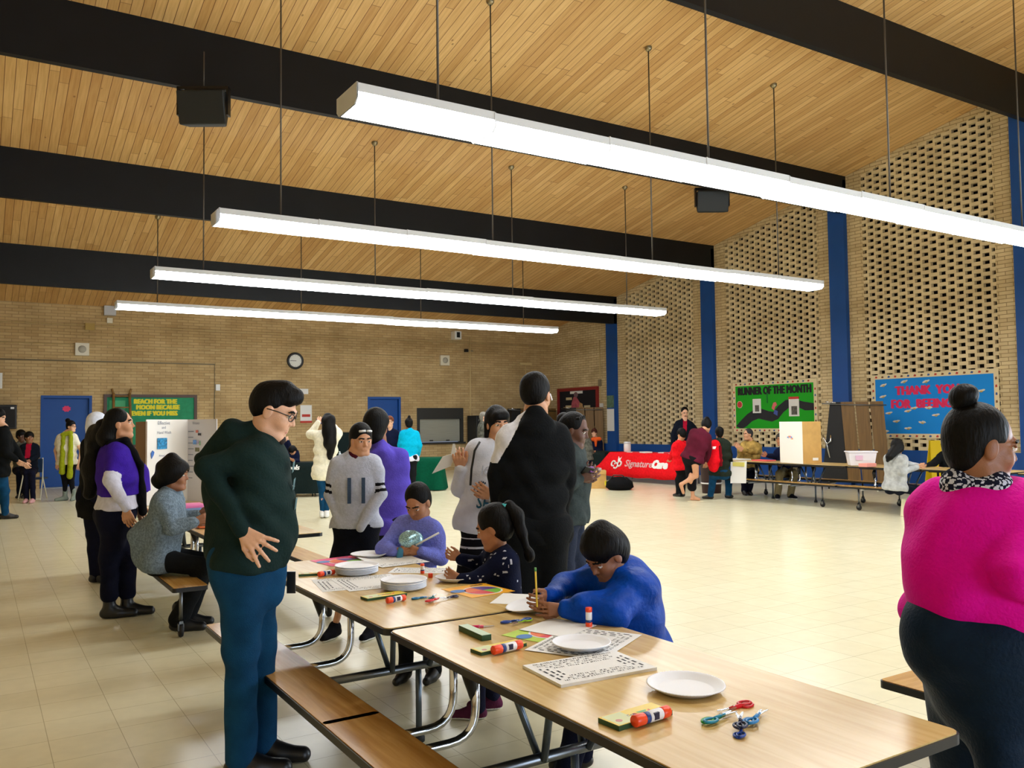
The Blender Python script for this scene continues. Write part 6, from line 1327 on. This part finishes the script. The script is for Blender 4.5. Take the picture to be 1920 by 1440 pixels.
# 27 left edge group
person('person in black jacket and jeans at the left edge leaning on the blue folding chair', 14.8, (8, 958), N=(8, 802), H=(-2, 782), P=(0, 880), A=60, look=80, pitch=-20, s=1.05, g=1.15, arms=[((30, 845, .1), (44, 866, .2), None, .5), ((12, 850, -.15), (30, 862, -.1), None, .5)], legs=[((8, 920), (10, 950), 60), ((-8, 920), (-8, 950), 60)], sk='light',
       top=dict(m=M_bh, hem=-.15, inf=.04, name='jacket', arm=1.2), bot=dict(m=M_jean), shoes=dict(m=M_black), hair=dict(vol=.01), fres=.009, res=.012)
person('child in black jacket over red shirt seated behind the blue folding chair', 18.3, (0.55, 20.8, 0), N=(56, 832), H=(55, 821), P=(54, 880), A=165, look=140, s=.88, hs=.95, arms=[((70, 855), (58, 862, -.2), None, .5), ((42, 855), (46, 862, -.2), None, .5)], legs=[((60, 888, -.35), (62, 932, -.35), 170), ((50, 888, -.35), (50, 932, -.35), 170)], sk='brown',
       top=dict(m=[C('ink_jacket', (16, 22, 34)), C('crimson', (170, 20, 50))], hem=0, inf=.035, name='jacket', paint=paint_rs), bot=dict(m=M_navyp), shoes=dict(m=mat('pale_pink_shoe', (200, 150, 150), .7)), hair=dict(vol=.02), fres=.009, res=.012)
person('child with curly dark hair behind the child in red shirt at the far left', 19.6, (0.35, 22.2, 0), N=(40, 829), H=(40, 818), P=(40, 880), A=150, look=130, s=.9, hs=.95, arms=[((52, 855), (48, 866, -.2), None, .5), ((28, 855), (32, 866, -.2), None, .5)], legs=[((44, 888, -.35), (46, 928, -.35), 170), ((36, 888, -.35), (36, 928, -.35), 170)], sk='dark',
       top=dict(m=M_camo, hem=0, inf=.03, name='jacket'), bot=dict(m=M_navyp), shoes=dict(m=M_black), hair=dict(vol=.03, fold=.006), fres=.01, res=.013)
# ================================================================== THINGS ON THE TABLES
TZ = .7402
M_plate = mat('paper_plate', (236, 238, 244), .55)
def plate_mesh(R=.115, depth=.016, flutes=72, th=.0012, layers=1):
    prof = [(0, .001), (.55, .001), (.68, .0015), (.74, .004), (.9, .75), (.97, .98), (1.0, 1.0)]
    vs = []; n = flutes*2; fs = []
    rows = []
    for side in (0, 1):
        for r, z in (prof if side == 0 else prof[::-1]):
            rr = r*R+(0 if side == 0 else .0015); zz = (z*depth if z > .01 else .001)+th*2-(0 if side == 0 else th*2+ (layers-1)*0)
            if side: zz = max(0, zz)
            rows.append((rr, zz, max(0, (r-.72)/.28)))
    for r, z, f in rows:
        for k in range(n):
            a = 2*pi*k/n; zz = z+(.0011*f*(1.15-f)*2*(1 if k % 2 else -1)); vs.append((r*cos(a), r*sin(a), zz))
    for i in range(len(rows)-1):
        for k in range(n): fs.append((i*n+k, i*n+(k+1) % n, (i+1)*n+(k+1) % n, (i+1)*n+k))
    return vs, fs
_pl = None
def plate(px, py, label, R=.115, stack=0, tilt=(0, 0), z=TZ, d=None, rz=0):
    global _pl
    b = MB(); vs, fs = plate_mesh(R, .018); b.add(vs, fs, 0, True)
    if stack:      # nested plates below push the rim up and show as a ribbed side
        b.v = [(x, y, zz+stack) for x, y, zz in b.v]
        ins = MB(); pr = []
        n = 6
        pr = [(0, 0), (R*.66, 0)]
        for i in range(n): pr += [(R*(.80+.0)+.004*(i % 2), stack*i/n+.004), (R*.97, stack*i/n+.012), (R*.985, stack*i/n+.0135)]
        ins.lathe(pr+[(R*.97, stack+.012), (R*.5, stack)], n=64)
    o = b.build('paper_plate', M_plate); tag(o, label, 'plate')
    if stack: ins.build('lower_plates', M_plate, o)
    p = onz(px, py, z+stack*.5) if d is None else at(px, py, d)
    o.location = (p[0], p[1], z) if d is None else tuple(p); o.rotation_euler = (tilt[0], tilt[1], rz)
    return o
plate(1286, 1292, 'single paper plate nearest the camera, on the foreground table', .120, z=TZ+.004, tilt=(.02, 0))
plate(1090, 1212, 'paper plate lying across worksheets and green nutrition sheet', .108, z=TZ+.012)
plate(996, 1139, 'paper plate the boy in blue is writing on', .112, tilt=(-.05, -.16), z=TZ+.013)
plate(851, 1088, 'shallow paper plate beside the small girl, near the yellow sheet', .100, z=TZ+.004, tilt=(0, .04))
plate(757, 1098, 'thick stack of paper plates at the middle of the table', .118, stack=.032)
plate(669, 1070, 'stack of paper plates beside the pink sheet, second from the middle', .122, stack=.032, tilt=(0, 0))
plate(692, 1043, 'flat paper plate over the pink sheet by the lavender girl', .115, z=TZ+.006)
def tilted_text_lines(o, W, Hh, seed, dense=True):
    r = random.Random(seed); b = MB(); z = .0006
    def rr(x0, y0, x1, y1): b.add([(x0, y0, z), (x1, y0, z), (x1, y1, z), (x0, y1, z)], [(0, 1, 2, 3)])
    def glyphs(x0, y0, w_, h_):
        x = x0
        while x < x0+w_-.004:
            g_ = r.uniform(.003, .007); k = r.choice((0, 1, 2))
            if k == 0: rr(x, y0, x+g_*.35, y0+h_)
            elif k == 1: rr(x, y0, x+g_, y0+h_*.3); rr(x+g_*.6, y0+h_*.3, x+g_, y0+h_)
            else: rr(x, y0+h_*.7, x+g_, y0+h_); rr(x, y0, x+g_*.35, y0+h_*.7)
            x += g_+.0022
    # nested frames of little word blocks, like a maze
    glyphs(.03, Hh-.028, W-.06, .013)
    for ring in range(1, 4):
        m = .012+ring*.021
        for x0, y0, w_ in ((m, Hh-.028-ring*.021, W-2*m), (m, .008+ring*.018, W-2*m)):
            x = x0
            while x < x0+w_-.01:
                l = r.uniform(.018, .05); glyphs(x, y0, min(l, x0+w_-x), .011); x += l+.01
        y = m+.01
        while y < Hh-m-.03:
            l = r.uniform(.015, .035); rr(m-.012, y, m-.004, y+l*.8); rr(W-m+.004, y, W-m+.012, y+l*.8); y += l+.008
    b.build('printed_text', mat('ink_dark', (48, 50, 58), .8), o)
def sheet(pts, label, z=TZ, printed=True, th=.0006, seed=1, mt=None, cat='worksheet', name='worksheet', curl=0):
    # pts: photo pixels of the corners near-left, near-right, far-left on the table surface
    A_, B_, D_ = [Vector(tuple(onz(*q, z))) for q in pts]
    u = (B_-A_); v = (D_-A_); v = v-u.normalized()*v.dot(u.normalized()); W, Hh = u.length, v.length
    M = frame(tuple(A_), tuple(u), tuple(v)); b = MB(); n = 8; vs = []
    for j in range(n+1):
        for i in range(n+1):
            cz = curl*((i/n-.5)**2*4)*(j/n)**2; vs.append((W*i/n, Hh*j/n, cz))
    m = (n+1)**2; vs += [(x, y, zz-th) for x, y, zz in vs]
    fs = [(j*(n+1)+i, j*(n+1)+i+1, (j+1)*(n+1)+i+1, (j+1)*(n+1)+i) for j in range(n) for i in range(n)]; fs2 = [tuple(q+m for q in f)[::-1] for f in fs]
    ed = [(i, i+1) for i in range(n)]+[(n+(n+1)*j, n+(n+1)*(j+1)) for j in range(n)]+[(m-1-i, m-2-i) for i in range(n)]+[((n+1)*(n-j), (n+1)*(n-j-1)) for j in range(n)]
    b.add(vs, fs+fs2+[(a, a+m, c+m, c) for a, c in ed])
    o = b.build(name, mt or M_paper); o.matrix_world = M; tag(o, label, cat)
    if printed: tilted_text_lines(o, W, Hh, seed)
    return o, W, Hh
sheet([(1052, 1284), (1232, 1251), (1030, 1239)], 'thick pile of printed maze worksheets between two paper plates', z=TZ+.010, th=.010, seed=3)
sheet([(1130, 1238), (1204, 1190), (1048, 1185)], 'printed worksheet under the middle paper plate, by the boy in blue', z=TZ+.003, seed=4)
sheet([(1060, 1195), (1120, 1172), (1018, 1165)], 'plain white sheets tucked under the boy elbow', z=TZ+.005, seed=5, printed=False)
sheet([(918, 1131), (985, 1134), (940, 1112)], 'blank white paper under the boy plate', z=TZ+.001, printed=False, cat='paper', name='blank_paper')
sheet([(605, 1110), (722, 1100), (597, 1086)], 'printed worksheet at the left table edge below the plate stacks', z=TZ+.001, seed=6)
sheet([(655, 1109), (775, 1097), (640, 1084)], 'printed worksheet partly under the middle plate stack', z=TZ+.002, seed=7)
sheet([(717, 1064), (806, 1053), (752, 1041)], 'curled printed worksheet in front of the girl in lavender', z=TZ+.004, seed=8, curl=.02)
sheet([(727, 1074), (840, 1075), (745, 1064)], 'printed worksheet flat on the table left of the small girl', z=TZ+.001, seed=9)
def nutri(pts, label, col, seed):
    o, W, Hh = sheet(pts, label, z=TZ+.0015, printed=False, mt=mat('card_'+str(seed), col, .5), cat='card', name='nutrition_card')
    def disc(cx, cy, rx, ry, a0, a1, z, mt, nm):
        pts_ = [(cx, cy)] if a1-a0 < 6.2 else []
        pts_ += [(cx+rx*cos(a0+(a1-a0)*k/16), cy+ry*sin(a0+(a1-a0)*k/16)) for k in range(17)]
        MB().prism(pts_, z-.0003, z).build(nm, mt, o)
    cx, cy, r_ = W*.55, Hh*.42, Hh*.33
    disc(cx, cy, r_*1.12, r_*1.12, 0, 2*pi-.001, .0008, M_paper, 'plate_rim_print')
    for a0, a1, c, nm in ((0, pi*.55, (86, 50, 140), 'purple_section'), (pi*.55, pi*1.02, (235, 110, 40), 'orange_section'), (pi*1.02, pi*1.55, (220, 50, 60), 'red_section'), (pi*1.55, 2*pi, (120, 190, 50), 'green_section')):
        disc(cx, cy, r_, r_, a0, a1, .0014, mat('sec%d' % int(a0*100), c, .5), nm)
    disc(W*.13, Hh*.62, Hh*.15, Hh*.13, 0, 2*pi-.001, .0014, mat('dairy_blue', (60, 120, 190), .5), 'blue_circle')
    q = MB(); [q.box((W*(.6+.05*k), Hh*.86, .0), (W*(.635+.05*k), Hh*(.91+.01*(k % 2)), .0009)) for k in range(6)]; q.build('heading', mat('ink_dark', (48, 50, 58), .8), o)
    return o
nutri([(1030, 1208), (1100, 1183), (958, 1185)], 'lime green card printed with a coloured food plate', (176, 206, 30), 11)
nutri([(885, 1121), (966, 1108), (832, 1104)], 'orange yellow card printed with a coloured food plate', (246, 176, 20), 12)
nutri([(622, 1062), (700, 1052), (590, 1050)], 'hot pink card printed with a coloured food plate, under the far plates', (228, 40, 110), 13)
def axis(a, b):
    p, q = onz(*a, TZ), onz(*b, TZ); return (a[0]+b[0])/2, (a[1]+b[1])/2, math.atan2(q[1]-p[1], q[0]-p[0]), float(np.linalg.norm(q-p))
# crayon boxes and glue sticks
M_gk = mat('carton_green', (26, 70, 36), .45); M_yk = mat('carton_yellow', (236, 206, 40), .4); M_ok = mat('cap_orange', (240, 74, 30), .35)
def carton(px, py, ang, label, w=.115, h=.07, th=.016, faces=(M_gk, M_yk), style=0, z=TZ):
    o = thing('crayon_box', label, 'box', tuple(onz(px, py, z)), ang, 'crayon boxes on the foreground table')
    b = MB().box((-w/2, -h/2, 0), (w/2, h/2, th)); b.build('carton', faces[0], o, bevel=.001)
    MB().box((-w/2+.001, -h/2+.001, th), (w/2-.001, h/2-.001, th+.0006)).build('printed_front', faces[1], o)
    if style == 0:
        MB().box((-w*.46, -h*.45, th+.0006), (-w*.12, h*.45, th+.0009)).build('pale_panel', mat('pale_lime', (206, 214, 150), .4), o)
        text('lettering', 'Crayons', .017, mat('violet_ink', (90, 70, 150), .5), o, Matrix.Translation((-w*.16, -.004, th+.001)), depth=.0002, shear=.2)
        q = MB(); cs = []
        for k, c in enumerate(((196, 40, 40), (240, 150, 30), (240, 220, 40), (60, 160, 70))):
            q.prism([(w*.12+.032*cos(a)*(1-k*.14), .006+.022*sin(a)*(1-k*.16)) for a in [pi*1.0+j*pi/8 for j in range(9)]], th+.0006, th+.0012+k*.0003, k)
        q.build('rainbow_mark', [mat('rb%d' % i, c, .4) for i, c in enumerate(((196, 40, 40), (240, 150, 30), (240, 220, 40), (60, 160, 70)))], o)
        MB().prism([(-w*.36+.010*cos(a), -.012+.010*sin(a)) for a in [j*pi/6 for j in range(12)]], th+.0009, th+.0013).build('round_mark', mat('roundel', (200, 130, 120), .5), o)
    return o
def glue(px, py, ang, label, s=1., z=TZ, up=False, body=(236, 236, 238)):
    o = thing('glue_stick', label, 'glue stick', tuple(onz(px, py, z)), ang, 'glue sticks on the foreground table')
    R = .0145*s**.4; L_ = .098*s; MR = Matrix.Translation((0, 0, R)) @ Matrix.Rotation(radians(90), 4, 'Y') if not up else Matrix.Identity(4)
    def seg(a, b_, r, mt, nm): MB().lathe([(0, a), (r*.92, a), (r, a+.002), (r, b_-.002), (r*.92, b_), (0, b_)], n=24, M=MR).build(nm, mt, o)
    seg(-L_/2, -L_*.22, R, M_ok, 'cap'); seg(-L_*.22, -L_*.1, R*.97, mat('band_blue', (24, 60, 130), .4), 'blue_band'); seg(-L_*.1, L_*.28, R*.97, mat('label_white', (232, 232, 236), .4), 'label'); seg(L_*.28, L_/2, R, M_ok, 'base')
    if not up: MB().box((-.003, -R*1.0, R*.6), (.016, -R*.55, R*1.75)).build('dark_print', mat('ink_navy', (26, 24, 60), .5), o)
    return o
def carton2(a, b, label, **k): px, py, an, L_ = axis(a, b); carton(px, py, an, label, w=L_, **k)
def glue2(a, b, label, **k): px, py, an, L_ = axis(a, b); glue(px, py+2, an, label, L_/.098, **k)
carton2((1142, 1363), (1242, 1333), 'yellow crayon box lying nearest the camera with a glue stick on it', h=.085, th=.014)
glue2((1190, 1362), (1253, 1342), 'orange capped glue stick leaning on the nearest crayon box', z=TZ+.004)
carton2((893, 1226), (978, 1208), 'pale crayon box beside a glue stick at middle of the near tabletop', h=.07, th=.012)
glue2((925, 1226), (977, 1214), 'orange glue stick on the near tabletop below the green carton', z=TZ+.003)
carton2((868, 1181), (912, 1201), 'pale green carton lying under pink scissors', h=.042, th=.022, faces=(M_gk, mat('pale_green_print', (186, 208, 176), .4)), style=1)
carton2((683, 1125), (757, 1114), 'yellow crayon box on the far tabletop', h=.075, th=.012)
glue2((726, 1130), (759, 1124), 'orange glue stick on the far tabletop', z=TZ+.001)
carton2((560, 1080), (612, 1077), 'thin yellow crayon box at the left edge of the far tabletop', h=.045, th=.012)
glue2((598, 1080), (626, 1075), 'blue and red glue stick beside the plate stack at the left edge', z=TZ+.001)
glue(1104, 1158, .2, 'uncapped glue stick standing upright against the blue jacket', .85, TZ+.04, up=True)
glue(792, 1066, .2, 'small uncapped glue stick standing on the worksheet', .55, TZ+.028, up=True)
MB_cap = MB().lathe([(0, 0), (.012, 0), (.013, .002), (.013, .022), (.011, .024), (0, .024)], n=20).build('orange_glue_cap', M_ok); tag(MB_cap, 'loose orange glue cap beside the boy sleeve', 'cap').location = tuple(onz(1131, 1171, TZ))  # loose cap of an orange glue stick
o = dup(MB_cap, tuple(onz(807, 1083, TZ)), 0, 'loose orange glue cap near the shallow plate')
# scissors
M_blade = mat('scissor_steel', (200, 205, 210), .2, 1)
def scissors(px, py, ang, label, c1, c2=None, s=1., z=TZ, opn=.16):
    o = thing('scissors', label, 'scissors', tuple(onz(px, py, z)), ang, 'safety scissors on the foreground table')
    c2 = c2 or c1
    for sd, c, zz in ((1, c1, .0035), (-1, c2, .0065)):
        R_ = Matrix.Rotation(sd*opn, 4, 'Z'); m = mat('handle_%d_%d_%d' % c, c, .35)
        b = MB(); lp = [R_ @ Vector((-.052*s-.022*s*cos(t), sd*.014*s+.0135*s*sin(t), 0)) for t in [j*2*pi/20 for j in range(21)]]
        b.tube([(p.x, p.y, zz) for p in lp], .0042*s, 8); a0 = R_ @ Vector((-.034*s, sd*.008*s, 0)); a1 = R_ @ Vector((0, 0, 0)); a2 = R_ @ Vector((.018*s, -sd*.002, 0))
        b.tube([(a0.x, a0.y, zz), (a1.x, a1.y, zz), (a2.x, a2.y, zz)], [.0052*s, .005*s, .0035*s], 8)
        h_ = b.build('handle', m, o)
        bl = MB().prism([(-.005*s, -.005*s), (.062*s, -.001*s), (.066*s, .003*s), (.055*s, .006*s), (-.005*s, .006*s)], zz-.0008, zz+.0008)
        bl.v = [tuple(R_ @ Vector(v)) for v in bl.v]; bl.build('blade', M_blade, o)
    MB().lathe([(0, 0), (.004*s, 0), (.004*s, .011), (0, .011)], n=12).build('rivet', M_blade, o)
    return o
scissors(1376, 1330, pi+.05, 'red scissors in the near pile, farthest one', (206, 24, 34), s=.98)
scissors(1352, 1346, .12, 'green and teal scissors in the near pile, at its left', (40, 160, 60), (30, 150, 190), s=.98, z=TZ+.004)
scissors(1388, 1352, .75, 'navy scissors at the middle of the near pile', (16, 26, 66), s=.9, z=TZ+.012)
scissors(1420, 1345, .35, 'light blue scissors pointing right in the near pile', (28, 130, 200), s=.95, z=TZ+.006)
scissors(1390, 1372, .62, 'blue scissors lying nearest the camera', (20, 66, 160), s=.75)
scissors(899, 1177, -.45, 'pink scissors behind the green carton', (230, 30, 100), s=.95)
scissors(968, 1166, -.15, 'blue scissors beside lime scissors near the boy plate', (24, 70, 170), s=.9)
scissors(975, 1167, pi+.2, 'lime handled scissors tangled with blue ones', (150, 200, 40), (24, 70, 170), s=.85, z=TZ+.006)
scissors(795, 1122, -.1, 'light blue scissors on the far tabletop', (40, 130, 190), s=.8)
scissors(812, 1120, .9, 'teal scissors on the far tabletop', (20, 110, 110), s=.7, z=TZ+.008)
scissors(818, 1125, .3, 'red scissors on the far tabletop', (220, 50, 50), s=.85, z=TZ+.006)
scissors(842, 1122, pi+.2, 'navy scissors on the far tabletop', (24, 26, 70), s=.7, z=TZ+.002)
tag(MB().tube([(0, 0, .008), (.05, .012, .008)], .008, 10).build('marker', mat('marker_navy', (16, 60, 130), .4)), 'dark blue marker by the hand of the boy', 'marker').location = tuple(onz(1028, 1159, TZ))
tag(MB().box((-.035, -.006, 0), (.035, .006, .003)).build('paper_strip', M_paper), 'scrap of white paper by the girl in lavender', 'paper scrap').location = tuple(onz(731, 1048, TZ))
